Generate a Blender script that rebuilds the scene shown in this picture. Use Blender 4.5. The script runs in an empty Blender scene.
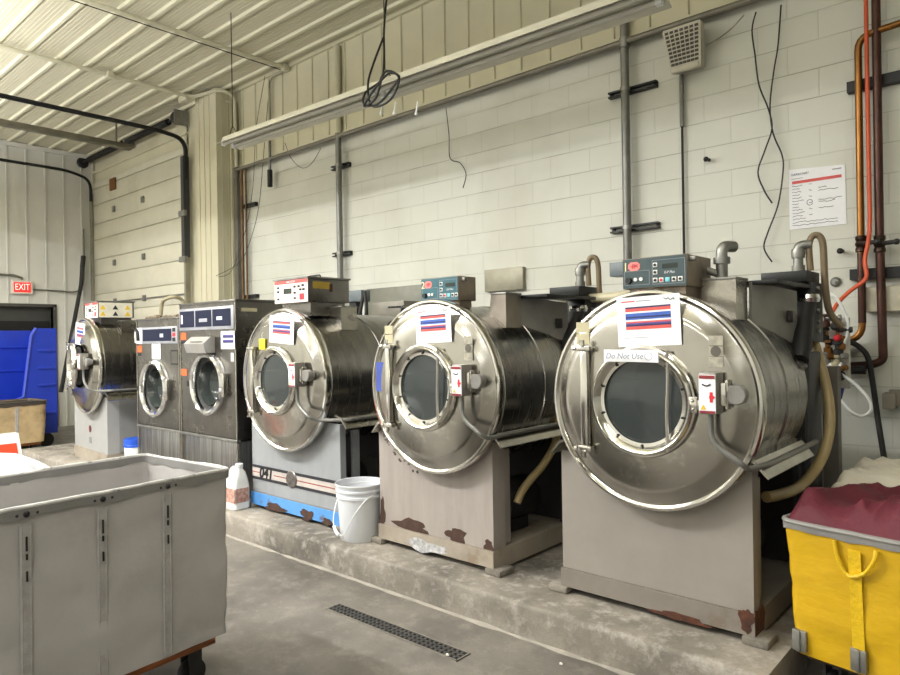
import bpy, bmesh, math, random
from mathutils import Vector, Matrix, noise
SC = bpy.context.scene
COL = SC.collection
PI = math.pi
# ------------------------------------------------------------------ camera, light, exposure
CAMH = 1.5
YAW, PIT, ROLL = math.radians(41.778), math.radians(-.029), math.radians(-.9)
FWD = Vector((-math.sin(YAW)*math.cos(PIT), math.cos(YAW)*math.cos(PIT), math.sin(PIT)))
_r = Vector((math.cos(YAW), math.sin(YAW), 0)); _u = _r.cross(FWD)
RGT = _r*math.cos(ROLL)+_u*math.sin(ROLL); UPV = RGT.cross(FWD)
cam = bpy.data.objects.new('camera', bpy.data.cameras.new('camera')); COL.objects.link(cam)
cam.data.sensor_width = 36; cam.data.lens = 678/900*36; cam.data.clip_start = .05
m3_ = Matrix((RGT, UPV, -FWD)).transposed()
cam.matrix_world = Matrix.Translation((0, 0, CAMH)) @ m3_.to_4x4()
SC.camera = cam
vs = SC.view_settings
vs.view_transform = 'Standard'; vs.look = 'None'; vs.gamma = 1; vs.use_curve_mapping = False
vs.exposure = -.07
w = bpy.data.worlds.new('world'); SC.world = w; w.use_nodes = True
w.node_tree.nodes['Background'].inputs[0].default_value = (.8, .85, .9, 1)
w.node_tree.nodes['Background'].inputs[1].default_value = .3
# rows of ceiling lamps out of view, some added as fill: (x, y, z, watts)
LAMPS = [(x, -4.6, 4.2, 95*k, .5) for x, k in ((-12.2, 2.2), (-9.2, 1.3), (-6.2, 1.), (-3.2, 1.), (-.2, .9), (2.8, .5))]  # far-left lamp is added to brighten the far wall
LAMPS += [(x, -.35, 4.2, p, .25) for x, p in ((-8.8, 320), (-5.1, 400), (-1.8, 60))]
LAMPS += [(x, 1.3, 3.9, 14*k, 4.) for x, k in ((-11.4, 2.2), (-8.6, 1.3), (-5.6, 1.), (-2.6, 1.), (.4, 1.))]  # added unseen row, mostly uplight, to brighten the ceiling
LAMP_COL = (1.0, .995, .98)

# ------------------------------------------------------------------ helpers
def lin(c):
    return tuple(((v/255)/12.92 if v/255 <= .04045 else ((v/255+.055)/1.055)**2.4) for v in c[:3])+(1.,)
def point(px, py, axis, v):
    d = FWD*678+RGT*(px-450)-UPV*(py-337.5); o = Vector((0, 0, CAMH)); i = 'xyz'.index(axis)
    return o+d*((v-o[i])/d[i])
def at(px, py, y): return point(px, py, 'y', y)
def atx(px, py, x): return point(px, py, 'x', x)

MATS = {}
def M(name, col, rough=.5, metal=0., var=.12, scale=6., bump=0., bscale=60., stretch=(1, 1, 1), col2=None, rvar=0., spec=.5, emit=None, estr=0., alpha=1., stain=None, sscale=2.5, samt=.5, coat=0.):
    if name in MATS: return MATS[name]
    m = bpy.data.materials.new(name); m.use_nodes = True; nt = m.node_tree; N = nt.nodes; L = nt.links
    b = N['Principled BSDF']; b.inputs['Roughness'].default_value = rough; b.inputs['Metallic'].default_value = metal
    b.inputs['Specular IOR Level'].default_value = spec; b.inputs['Alpha'].default_value = alpha; b.inputs['Coat Weight'].default_value = coat
    tc = N.new('ShaderNodeTexCoord'); mp = N.new('ShaderNodeMapping'); L.new(tc.outputs['Object'], mp.inputs[0]); mp.inputs['Scale'].default_value = stretch
    nz = N.new('ShaderNodeTexNoise'); nz.inputs['Scale'].default_value = scale; nz.inputs['Detail'].default_value = 6; nz.inputs['Roughness'].default_value = .6
    L.new(mp.outputs[0], nz.inputs['Vector'])
    c = lin(col)
    c2 = lin(col2) if col2 else tuple(v*(1-2*var) for v in c[:3])+(1,)
    mix = N.new('ShaderNodeMix'); mix.data_type = 'RGBA'
    cr = N.new('ShaderNodeMapRange'); cr.inputs[1].default_value = .35; cr.inputs[2].default_value = .68
    L.new(nz.outputs[0], cr.inputs[0]); L.new(cr.outputs[0], mix.inputs[0]); mix.inputs[6].default_value = c; mix.inputs[7].default_value = c2
    out = mix.outputs[2]
    if stain:
        n2 = N.new('ShaderNodeTexNoise'); n2.inputs['Scale'].default_value = sscale; n2.inputs['Detail'].default_value = 8; n2.inputs['Roughness'].default_value = .7
        L.new(tc.outputs['Object'], n2.inputs['Vector'])
        r2 = N.new('ShaderNodeMapRange'); r2.inputs[1].default_value = .56; r2.inputs[2].default_value = .66; r2.inputs[4].default_value = samt
        L.new(n2.outputs[0], r2.inputs[0])
        mx = N.new('ShaderNodeMix'); mx.data_type = 'RGBA'; L.new(r2.outputs[0], mx.inputs[0]); L.new(out, mx.inputs[6]); mx.inputs[7].default_value = lin(stain); out = mx.outputs[2]
    L.new(out, b.inputs['Base Color'])
    if rvar:
        rr = N.new('ShaderNodeMapRange'); rr.inputs[3].default_value = max(.02, rough-rvar); rr.inputs[4].default_value = rough+rvar
        rr.inputs[1].default_value = .3; rr.inputs[2].default_value = .7
        L.new(nz.outputs[0], rr.inputs[0]); L.new(rr.outputs[0], b.inputs['Roughness'])
    if bump:
        n3 = N.new('ShaderNodeTexNoise'); n3.inputs['Scale'].default_value = bscale; n3.inputs['Detail'].default_value = 4
        L.new(mp.outputs[0], n3.inputs['Vector'])
        bp = N.new('ShaderNodeBump'); bp.inputs['Strength'].default_value = bump; bp.inputs['Distance'].default_value = .02
        L.new(n3.outputs[0], bp.inputs['Height']); L.new(bp.outputs[0], b.inputs['Normal'])
    if emit:
        b.inputs['Emission Color'].default_value = lin(emit); b.inputs['Emission Strength'].default_value = estr
    MATS[name] = m; return m

class MB:
    def __init__(s): s.bm = bmesh.new(); s.mi = 0
    def _tag(s, fs):
        for f in fs: f.material_index = s.mi; f.smooth = True
    def box(s, x0, x1, y0, y1, z0, z1, bev=0., mat=None):
        r = bmesh.ops.create_cube(s.bm, size=1, matrix=Matrix.Translation(((x0+x1)/2, (y0+y1)/2, (z0+z1)/2)) @ Matrix.Diagonal((abs(x1-x0), abs(y1-y0), abs(z1-z0), 1)))
        vs_ = r['verts']
        if bev:
            es = list({e for v in vs_ for e in v.link_edges})
            q = bmesh.ops.bevel(s.bm, geom=es, offset=bev, segments=2, affect='EDGES', profile=.5)
            vs_ = list({v for f in q['faces'] for v in f.verts} | {v for v in vs_ if v.is_valid})
        s._tag({f for v in vs_ for f in v.link_faces})
        if mat is not None: bmesh.ops.transform(s.bm, matrix=mat, verts=vs_)
        return s
    def loft(s, loops, cap0=True, cap1=True, closed=True):
        rows = [[s.bm.verts.new(p) for p in lp] for lp in loops]; fs = []; n = len(rows[0])
        for a, b in zip(rows, rows[1:]):
            for i in range(n if closed else n-1):
                j = (i+1) % n
                try: fs.append(s.bm.faces.new((a[i], a[j], b[j], b[i])))
                except ValueError: pass
        if cap0 and closed: fs.append(s.bm.faces.new(list(reversed(rows[0]))))
        if cap1 and closed: fs.append(s.bm.faces.new(rows[-1]))
        s._tag(fs); return rows
    def lathe(s, prof, c=(0, 0, 0), axis='y', seg=64, cap0=False, cap1=False):
        loops = []
        for r, t in prof:
            lp = []
            for i in range(seg):
                a = 2*PI*i/seg; u, v = r*math.cos(a), r*math.sin(a)
                if axis == 'y': p = (c[0]+u, c[1]+t, c[2]+v)
                elif axis == 'z': p = (c[0]+u, c[1]+v, c[2]+t)
                else: p = (c[0]+t, c[1]+u, c[2]+v)
                lp.append(p)
            loops.append(lp)
        s.loft(loops, cap0, cap1); return s
    def cyl(s, p0, p1, r, seg=16, r1=None):
        return s.tube([p0, p1], r, seg, r1=r1)
    def tube(s, pts, r, seg=10, smooth=0, r1=None):
        P = [Vector(p) for p in pts]
        if smooth and len(P) > 2:
            Q = []
            for i in range(len(P)-1):
                a = P[max(0, i-1)]; b = P[i]; c = P[i+1]; d = P[min(len(P)-1, i+2)]
                for k in range(smooth):
                    t = k/smooth
                    Q.append(.5*((2*b)+(c-a)*t+(2*a-5*b+4*c-d)*t*t+(3*b-a-3*c+d)*t**3))
            P = Q+[P[-1]]
        up = None; loops = []
        for i, p in enumerate(P):
            t = (P[min(i+1, len(P)-1)]-P[max(i-1, 0)]).normalized()
            if up is None:
                up = Vector((0, 0, 1)) if abs(t.z) < .9 else Vector((1, 0, 0))
            n = (up-t*up.dot(t))
            if n.length < 1e-5: n = t.orthogonal()
            n.normalize(); up = n; bb = t.cross(n)
            rr = r if r1 is None else r+(r1-r)*i/(len(P)-1)
            if not smooth and 0 < i < len(P)-1:
                d0 = (P[i]-P[i-1]).normalized(); cs = max(.35, math.sqrt(max(0, (1+d0.dot((P[i+1]-P[i]).normalized()))/2)))
            else: cs = 1
            loops.append([p+(n*math.cos(2*PI*k/seg)+bb*math.sin(2*PI*k/seg))*rr for k in range(seg)])
        s.loft(loops); return s
    def prism(s, poly, axis, a, b):
        def q(u, v, t): return {'y': (u, t, v), 'x': (t, u, v), 'z': (u, v, t)}[axis]
        s.loft([[q(u, v, a) for u, v in poly], [q(u, v, b) for u, v in poly]]); return s
    def ball(s, c, r, seg=16, sc=(1, 1, 1)):
        q = bmesh.ops.create_uvsphere(s.bm, u_segments=seg, v_segments=max(6, seg//2), radius=1, matrix=Matrix.Translation(c) @ Matrix.Diagonal((r*sc[0], r*sc[1], r*sc[2], 1)))
        s._tag({f for v in q['verts'] for f in v.link_faces}); return s
    def build(s, name, mats, parent=None, ang=35):
        bmesh.ops.recalc_face_normals(s.bm, faces=s.bm.faces[:])
        me = bpy.data.meshes.new(name); s.bm.to_mesh(me); s.bm.free()
        for m in (mats if isinstance(mats, (list, tuple)) else [mats]): me.materials.append(m)
        me.set_sharp_from_angle(angle=math.radians(ang))
        o = bpy.data.objects.new(name, me); COL.objects.link(o)
        if parent: o.parent = parent
        return o
def fillet(pts, r=.05, n=5):
    P = [Vector(p) for p in pts]; out = [P[0]]
    for i in range(1, len(P)-1):
        a, b, c = P[i-1], P[i], P[i+1]; d0 = (a-b); d1 = (c-b); k = min(r, d0.length*.45, d1.length*.45)
        p0 = b+d0.normalized()*k; p2 = b+d1.normalized()*k
        for j in range(n+1):
            t = j/n; out.append(p0*(1-t)**2+b*2*t*(1-t)+p2*t*t)
    return out+[P[-1]]
def tag(o, label=None, cat=None, group=None, kind=None):
    if label: o['label'] = label
    if cat: o['category'] = cat
    if group: o['group'] = group
    if kind: o['kind'] = kind
    return o
def empty(name, loc, label, cat, group=None, rz=0):
    o = bpy.data.objects.new(name, None); COL.objects.link(o); o.location = loc; o.rotation_euler.z = rz
    o.empty_display_size = .1
    return tag(o, label, cat, group)
def struct(o, label=None): return tag(o, label, None, None, 'structure')
def text(name, s, size, loc, mat, parent=None, rot=(PI/2, 0, 0), ext=.0006, width=None, shear=0, align='CENTER', bold=0.):
    cu = bpy.data.curves.new('t', 'FONT'); cu.body = s; cu.size = size; cu.align_x = align; cu.align_y = 'CENTER'; cu.extrude = ext; cu.shear = shear; cu.offset = bold; cu.resolution_u = 3
    t = bpy.data.objects.new('t', cu); COL.objects.link(t); bpy.context.view_layer.update()
    me = bpy.data.meshes.new_from_object(t.evaluated_get(bpy.context.evaluated_depsgraph_get()))
    bpy.data.objects.remove(t); bpy.data.curves.remove(cu)
    me.name = name; me.materials.clear(); me.materials.append(mat)
    if width:
        xs = [v.co.x for v in me.vertices]; k = width/max(1e-6, max(xs)-min(xs))
        me.transform(Matrix.Diagonal((k, 1, 1, 1)))
    from mathutils import Euler
    me.transform(Matrix.Translation(loc) @ Euler(rot).to_matrix().to_4x4())
    o = bpy.data.objects.new(name, me); COL.objects.link(o)
    if parent: o.parent = parent
    return o
R = random.Random(7)

# ------------------------------------------------------------------ materials
steel = M('brushed_stainless', (186, 182, 172), .24, 1, .14, 3, .03, 30, rvar=.08, stain=(120, 112, 98), sscale=3, samt=.35)
drum_steel = M('drum_stainless', (150, 148, 144), .26, 1, .07, 4, 0, 40, stretch=(.5, 5, .5), rvar=.05)
face_steel = M('mottled_stainless', (178, 175, 167), .2, 1, .1, 3, .02, 5, rvar=.08, stain=(216, 214, 206), sscale=7, samt=.55)
rim_steel = M('polished_steel', (214, 212, 206), .14, 1, .06, 8)
cab_steel = M('cabinet_stainless', (132, 129, 125), .3, 1, .15, 5, .02, 40, rvar=.08)
low_steel = M('streaked_stainless', (165, 165, 165), .36, 1, .3, 14, .02, 40, stretch=(3, 3, .12), rvar=.12)
grey_paint = M('warm_grey_paint', (144, 138, 131), .5, 0, .06, 4, stain=(140, 132, 122), sscale=5, samt=.3)
pink_paint = M('pinkish_grey_paint', (158, 150, 144), .5, 0, .08, 5, stretch=(3, 3, .5), stain=(140, 126, 116), sscale=4, samt=.4)
blue_grey = M('bluish_grey_paint', (146, 149, 152), .45, 0, .06, 5, stretch=(2, 2, .6))
pale_grey = M('pale_grey_paint', (160, 160, 158), .45, 0, .05, 5)
skid_paint = M('worn_skid_paint', (128, 121, 113), .6, 0, .08, 6, stain=(104, 84, 64), sscale=5, samt=.45)
cream_skid = M('cream_skid_paint', (160, 150, 136), .6, 0, .12, 6, stain=(120, 96, 70), sscale=5, samt=.5)
blue_paint = M('sky_blue_paint', (86, 148, 214), .45, 0, .06, 6, stain=(96, 74, 58), sscale=9, samt=.75)
rust = M('rust', (92, 52, 32), .85, 0, .25, 18, .3, 60, col2=(58, 34, 26))
rust_dark = M('dark_rust', (74, 50, 40), .8, 0, .2, 18, .2, 60)
dark = M('dark_machine_metal', (46, 45, 44), .6, .2, .15, 6)
black = M('black_metal', (28, 29, 30), .45, .3, .1, 6)
charcoal = M('charcoal_paint', (52, 54, 58), .5, 0, .1, 6)
rubber = M('black_rubber', (22, 22, 22), .55, 0, .1, 8)
galv = M('galvanised_steel', (150, 150, 146), .42, .8, .15, 12)
conduit_grey = M('grey_conduit', (128, 128, 124), .4, .5, .12, 8)
cream_metal = M('cream_painted_metal', (206, 202, 178), .45, 0, .05, 4)
copper = M('aged_copper', (150, 104, 56), .32, .9, .2, 10, stretch=(1, 1, .3))
brown_pipe = M('brown_oxidised_pipe', (82, 54, 46), .4, .6, .2, 8)
orange_hose = M('orange_hose', (206, 84, 44), .4, 0, .06, 5)
tan_hose = M('translucent_tan_hose', (170, 150, 106), .35, 0, .1, 6)
white_plastic = M('white_plastic', (226, 228, 228), .35, 0, .03, 5)
bucket_plastic = M('milky_bucket_plastic', (214, 217, 222), .35, 0, .03, 5)
paper = M('white_paper', (236, 237, 242), .7, 0, .02, 8)
ink = M('black_ink', (38, 38, 44), .7, 0, 0)
ink_grey = M('grey_print', (150, 152, 160), .7, 0, 0)
red_ink = M('red_print', (214, 88, 84), .6, 0, .1, 20)
blue_ink = M('blue_print', (62, 104, 196), .6, 0, .2, 30, stretch=(1, 1, 6))
navy_ink = M('navy_print', (34, 40, 92), .6, 0, .1, 20)
purple_ink = M('purple_print', (92, 76, 150), .6, 0, .2, 30)
white_ink = M('white_print', (232, 232, 238), .6, 0, .02)
navy_panel = M('navy_control_panel', (18, 25, 52), .6, 0, .08, 6, spec=.25)
teal_panel = M('teal_grey_control_panel', (56, 74, 78), .35, 0, .08, 6)
teal_blue_panel = M('teal_blue_control_panel', (44, 92, 104), .35, 0, .08, 6)
pale_panel = M('pale_control_panel', (226, 218, 210), .4, 0, .04, 10)
lcd = M('dark_display', (40, 48, 44), .2, 0, .05)
lcd_lit = M('pale_blue_button', (126, 200, 214), .35, 0, .03)
btn_black = M('black_button', (20, 20, 22), .35)
btn_white = M('white_button', (226, 226, 224), .4, 0, .02)
btn_red = M('red_button', (206, 40, 54), .4, 0, .02)
pink_badge = M('red_pink_badge', (226, 130, 126), .4, 0, .05, 12)
orange_sticker = M('orange_sticker', (220, 96, 44), .5, 0, .05, 15)
yellow_tag_m = M('yellow_tag', (232, 214, 40), .5, 0, .03)
cream_sticker = M('cream_sticker', (184, 176, 146), .5, 0, .05, 20)
warn_yellow = M('warning_yellow', (226, 186, 40), .5, 0, .03)
glass_m = M('door_glass', (66, 72, 72), .08, 0, .1, 4, spec=.6, alpha=.72)
clear_glass = M('washer_glass', (58, 64, 62), .1, 0, .1, 4, spec=.6, alpha=.85)
chrome = M('chrome', (225, 226, 228), .09, 1, .03, 6)
canvas = M('grey_canvas', (172, 169, 167), .75, 0, .06, 3, .12, 14, stain=(148, 144, 142), sscale=3, samt=.4)
canvas_band = M('grey_vinyl_binding', (128, 127, 125), .55, 0, .1, 8, .1, 20)
rim_tape = M('white_worn_rim', (196, 195, 191), .5, 0, .15, 12, .2, 40, stain=(60, 58, 56), sscale=12, samt=.8)
seam_thread = M('canvas_seam', (164, 161, 159), .75, 0, .1, 20, .2, 80)
ply = M('orange_stained_plywood', (158, 92, 44), .6, 0, .3, 5, stretch=(6, 1, 6), col2=(96, 54, 26))
yellow_vinyl = M('yellow_vinyl', (200, 160, 18), .42, 0, .08, 5, .3, 5, stretch=(1, 1, 2.2), stain=(196, 150, 20), sscale=5, samt=.35)
yellow_seam = M('yellow_vinyl_seam', (214, 176, 22), .42, 0, .08, 20, .2, 60)
burgundy = M('burgundy_cloth', (92, 22, 38), .72, 0, .1, 8, .15, 60)
linen = M('cream_white_linen', (226, 220, 204), .8, 0, .06, 6, .15, 40)
bag_white = M('white_bag_plastic', (216, 218, 220), .45, 0, .04, 6, .7, 9)
blue_poly = M('royal_blue_plastic', (26, 54, 172), .45, 0, .08, 3, coat=.1)
beige_canvas = M('stained_beige_canvas', (186, 162, 122), .8, 0, .2, 5, .1, 30, stain=(120, 90, 54), sscale=6, samt=.5)
light_metal = M('fixture_white_enamel', (214, 211, 196), .35, 0, .05, 5)
tube_glass = M('unlit_lamp_tube', (206, 204, 194), .25, 0, .02)
lit_tube = M('lit_lamp_tube', (255, 250, 235), .4, 0, 0, emit=(255, 248, 230), estr=6)
wood_dark = M('dark_timber', (72, 62, 52), .7, 0, .2, 5, stretch=(1, 8, 8))
pebble = M('white_grit', (230, 228, 220), .7)

def floor_material(name, base, dark_c, light_c, bump=.1, rough=.5, scale=1.2):
    m = bpy.data.materials.new(name); m.use_nodes = True; nt = m.node_tree; N = nt.nodes; L = nt.links; b = N['Principled BSDF']
    tc = N.new('ShaderNodeTexCoord')
    def nz(sc, det=8, ro=.6):
        n = N.new('ShaderNodeTexNoise'); n.inputs['Scale'].default_value = sc; n.inputs['Detail'].default_value = det; n.inputs['Roughness'].default_value = ro
        L.new(tc.outputs['Object'], n.inputs['Vector']); return n
    a = nz(scale); c = nz(scale*7, 8, .7); d = nz(scale*60, 3)
    def rng(n, lo, hi, amt):
        r = N.new('ShaderNodeMapRange'); r.inputs[1].default_value = lo; r.inputs[2].default_value = hi; r.inputs[4].default_value = amt; L.new(n.outputs[0], r.inputs[0]); return r
    def mx(f, A, B):
        x = N.new('ShaderNodeMix'); x.data_type = 'RGBA'; L.new(f.outputs[0], x.inputs[0])
        if isinstance(A, tuple): x.inputs[6].default_value = A
        else: L.new(A, x.inputs[6])
        x.inputs[7].default_value = B; return x.outputs[2]
    o = mx(rng(a, .42, .62, 1.), lin(base), lin(dark_c)); o = mx(rng(c, .5, .72, .65), o, lin(light_c)); o = mx(rng(d, .5, .75, .35), o, lin(dark_c))
    L.new(o, b.inputs['Base Color'])
    rr = N.new('ShaderNodeMapRange'); rr.inputs[3].default_value = rough-.12; rr.inputs[4].default_value = rough+.15; L.new(a.outputs[0], rr.inputs[0]); L.new(rr.outputs[0], b.inputs['Roughness'])
    bp = N.new('ShaderNodeBump'); bp.inputs['Strength'].default_value = bump; bp.inputs['Distance'].default_value = .01; L.new(c.outputs[0], bp.inputs['Height']); L.new(bp.outputs[0], b.inputs['Normal'])
    return m
def block_material():
    m = bpy.data.materials.new('painted_block'); m.use_nodes = True; nt = m.node_tree; N = nt.nodes; L = nt.links; b = N['Principled BSDF']
    tc = N.new('ShaderNodeTexCoord'); sp = N.new('ShaderNodeSeparateXYZ'); L.new(tc.outputs['Object'], sp.inputs[0])
    cb = N.new('ShaderNodeCombineXYZ'); L.new(sp.outputs[0], cb.inputs[0])
    ad = N.new('ShaderNodeMath'); ad.operation = 'ADD'; ad.inputs[1].default_value = -3.30+.197*20; L.new(sp.outputs[2], ad.inputs[0]); L.new(ad.outputs[0], cb.inputs[1])
    br = N.new('ShaderNodeTexBrick'); L.new(cb.outputs[0], br.inputs['Vector'])
    br.inputs['Scale'].default_value = 1; br.inputs['Brick Width'].default_value = .395; br.inputs['Row Height'].default_value = .197; br.inputs['Mortar Size'].default_value = .0028; br.inputs['Mortar Smooth'].default_value = .6
    br.inputs['Color1'].default_value = lin((210, 211, 203)); br.inputs['Color2'].default_value = lin((207, 208, 199)); br.inputs['Mortar'].default_value = lin((196, 195, 186))
    n = N.new('ShaderNodeTexNoise'); n.inputs['Scale'].default_value = 1.1; n.inputs['Detail'].default_value = 8; L.new(tc.outputs['Object'], n.inputs['Vector'])
    r = N.new('ShaderNodeMapRange'); r.inputs[1].default_value = .45; r.inputs[2].default_value = .7; r.inputs[4].default_value = .5; L.new(n.outputs[0], r.inputs[0])
    x = N.new('ShaderNodeMix'); x.data_type = 'RGBA'; L.new(r.outputs[0], x.inputs[0]); L.new(br.outputs['Color'], x.inputs[6]); x.inputs[7].default_value = lin((186, 184, 170))
    # greyer below about one metre: dirt, with shade put into the colour
    n2 = N.new('ShaderNodeTexNoise'); n2.inputs['Scale'].default_value = 3; n2.inputs['Detail'].default_value = 8; L.new(tc.outputs['Object'], n2.inputs['Vector'])
    zz = N.new('ShaderNodeMapRange'); zz.inputs[1].default_value = 1.35; zz.inputs[2].default_value = .75; L.new(sp.outputs[2], zz.inputs[0])
    mu = N.new('ShaderNodeMath'); mu.operation = 'MULTIPLY'; L.new(zz.outputs[0], mu.inputs[0]); L.new(n2.outputs[0], mu.inputs[1])
    y = N.new('ShaderNodeMix'); y.data_type = 'RGBA'; L.new(mu.outputs[0], y.inputs[0]); L.new(x.outputs[2], y.inputs[6]); y.inputs[7].default_value = lin((150, 152, 150))
    pp = N.new('ShaderNodeMath'); pp.operation = 'PINGPONG'; pp.inputs[1].default_value = .0985; L.new(ad.outputs[0], pp.inputs[0])
    pr = N.new('ShaderNodeMapRange'); pr.inputs[1].default_value = .0045; pr.inputs[2].default_value = .001; L.new(pp.outputs[0], pr.inputs[0])
    n4 = N.new('ShaderNodeTexNoise'); n4.inputs['Scale'].default_value = 2.2; n4.inputs['Detail'].default_value = 6; L.new(tc.outputs['Object'], n4.inputs['Vector'])
    r4 = N.new('ShaderNodeMapRange'); r4.inputs[1].default_value = .4; r4.inputs[2].default_value = .62; r4.inputs[3].default_value = .1; r4.inputs[4].default_value = .75; L.new(n4.outputs[0], r4.inputs[0])
    m4 = N.new('ShaderNodeMath'); m4.operation = 'MULTIPLY'; L.new(pr.outputs[0], m4.inputs[0]); L.new(r4.outputs[0], m4.inputs[1])
    y2 = N.new('ShaderNodeMix'); y2.data_type = 'RGBA'; L.new(m4.outputs[0], y2.inputs[0]); L.new(y.outputs[2], y2.inputs[6]); y2.inputs[7].default_value = lin((138, 136, 126))
    L.new(y2.outputs[2], b.inputs['Base Color']); b.inputs['Roughness'].default_value = .55
    n3 = N.new('ShaderNodeTexNoise'); n3.inputs['Scale'].default_value = 50; n3.inputs['Detail'].default_value = 5; L.new(tc.outputs['Object'], n3.inputs['Vector'])
    s1 = N.new('ShaderNodeMath'); s1.operation = 'MULTIPLY_ADD'; s1.inputs[1].default_value = .18; L.new(n3.outputs[0], s1.inputs[0])
    iv = N.new('ShaderNodeMath'); iv.operation = 'MULTIPLY'; iv.inputs[1].default_value = -1; L.new(br.outputs['Fac'], iv.inputs[0]); L.new(iv.outputs[0], s1.inputs[2])
    bp = N.new('ShaderNodeBump'); bp.inputs['Strength'].default_value = .5; bp.inputs['Distance'].default_value = .005; L.new(s1.outputs[0], bp.inputs['Height']); L.new(bp.outputs[0], b.inputs['Normal'])
    return m
concrete = floor_material('grey_concrete_floor', (118, 113, 106), (84, 80, 75), (144, 139, 131), .12, .5)
curb_mat = floor_material('worn_curb_concrete', (140, 133, 122), (92, 87, 80), (186, 181, 173), .6, .72, 1.6)
block = block_material()
ceil_mat = M('ceiling_cream_metal', (212, 207, 184), .45, 0, .06, 1.5, .1, 26, stretch=(.05, 1, 1))
clad_mat = M('cladding_cream_metal', (208, 203, 178), .42, 0, .05, 1.5)
far_mat = M('far_wall_white_metal', (214, 213, 206), .42, 0, .05, 1.5)
door_mat = M('garage_door_white', (212, 209, 192), .45, 0, .05, 2, stain=(186, 180, 158), sscale=1.5, samt=.35)

# ------------------------------------------------------------------ setting
WY = 5.15; CZ = 5.0; FX = -13.4; RX = 4.5; BY = -7.0
struct(MB().box(FX-.2, RX+.2, BY-.2, WY+.2, -.2, 0).build('floor', concrete), 'grey brown concrete floor')
b = MB().box(FX-.2, RX+.2, BY-.2, WY+.2, CZ, CZ+.2)
k = -29
while 2.39+.32*k < WY-.05:
    y = 2.39+.32*k
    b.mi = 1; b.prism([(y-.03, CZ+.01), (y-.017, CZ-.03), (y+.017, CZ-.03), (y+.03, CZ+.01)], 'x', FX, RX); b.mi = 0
    for d in (.08, .12, .16, .2, .24): b.box(FX, RX, y+d-.004, y+d+.004, CZ-.004, CZ+.01)
    k += 1
struct(b.build('ceiling', [ceil_mat, M('ceiling_rib_lit_cream', (222, 218, 194), .42, 0, .04, 2)]), 'cream ribbed metal ceiling')  # ribs lighter than the pans: light and groove shading put into the colour
struct(MB().box(-8.6, RX+.2, WY, WY+.2, 0, CZ).build('wall_back', block), 'painted concrete block wall behind the washers')
b = MB().box(-8.54, RX, WY-.035, WY+.02, 3.925, CZ)
b.box(-8.54, RX, WY-.06, WY-.03, 3.905, 3.93)
x = -8.54+.05
k = -12
while -4.891+.313*k < RX:
    x = -4.891+.313*k
    if x > -8.5: b.prism([(x-.016, WY-.034), (x-.009, WY-.052), (x+.009, WY-.052), (x+.016, WY-.034)], 'z', 3.93, CZ)
    k += 1
b.box(-8.54, RX, WY-.075, WY-.03, CZ-.045, CZ)
struct(b.build('trim_1', clad_mat), 'cream ribbed metal cladding above the block wall')
# garage bay wall: above and around the sectional door
GY = 5.02
b = MB().box(FX, -13.25, GY, GY+.2, 0, CZ).box(-9.75, -8.5, GY, GY+.2, 0, CZ).box(-13.3, -9.7, GY, GY+.2, 4.45, CZ)
b.box(-13.3, -9.7, GY-.03, GY+.01, 4.62, 4.66)
struct(b.build('wall_garage', clad_mat), 'cream metal wall around the sectional door')
b = MB().box(-9.1, -8.54, 4.82, WY, 0, CZ-.03)
for x in (-9.0, -8.86, -8.72): b.box(x-.005, x+.005, 4.812, 4.825, 0, CZ-.03)
for y in (4.9, 5.0): b.box(-8.55, -8.532, y-.005, y+.005, 0, CZ-.03)
struct(b.build('wall_pier', clad_mat), 'boxed cream metal column beside the sectional door')
# far left wall with a dark doorway
dy0, dy1, dz = 2.6, 4.33, 2.15
b = MB().box(FX-.2, FX, BY, dy0, 0, CZ).box(FX-.2, FX, dy1, WY+.1, 0, CZ).box(FX-.2, FX, dy0, dy1, dz, CZ)
y = 4.83
while y > -6.9:
    if y > dy1+.06 or y < dy0-.06: b.box(FX-.01, FX+.022, y-.012, y+.012, 0, CZ)
    else: b.box(FX-.01, FX+.022, y-.012, y+.012, dz+.06, CZ)
    y -= .3
b.box(FX-.01, FX+.05, BY, WY, CZ-.09, CZ-.02)
struct(b.build('wall_left', far_mat), 'white ribbed metal wall at the far left')
d1 = struct(MB().box(FX-.16, FX-.12, dy0, dy1, 0, dz).build('door_1', M('dark_door_panel', (66, 66, 64), .5, 0, .1, 3)), 'dark door in the far wall')
MB().box(FX-.14, FX+.03, dy0-.05, dy0, 0, dz+.05).box(FX-.14, FX+.03, dy1, dy1+.05, 0, dz+.05).box(FX-.14, FX+.03, dy0-.05, dy1+.05, dz, dz+.05).build('door_frame', M('dark_door_frame', (74, 72, 68), .5, 0, .1, 3), d1)
MB().box(FX-.12, FX-.1, dy0+.03, dy1-.03, 1.62, 1.9).build('door_pane', black, d1)
struct(MB().box(RX, RX+.2, BY, WY, 0, CZ).build('wall_right', block), 'block wall to the right')
struct(MB().box(FX, RX, BY-.2, BY, 0, CZ).build('wall_front', far_mat), 'pale metal wall behind the camera')
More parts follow.
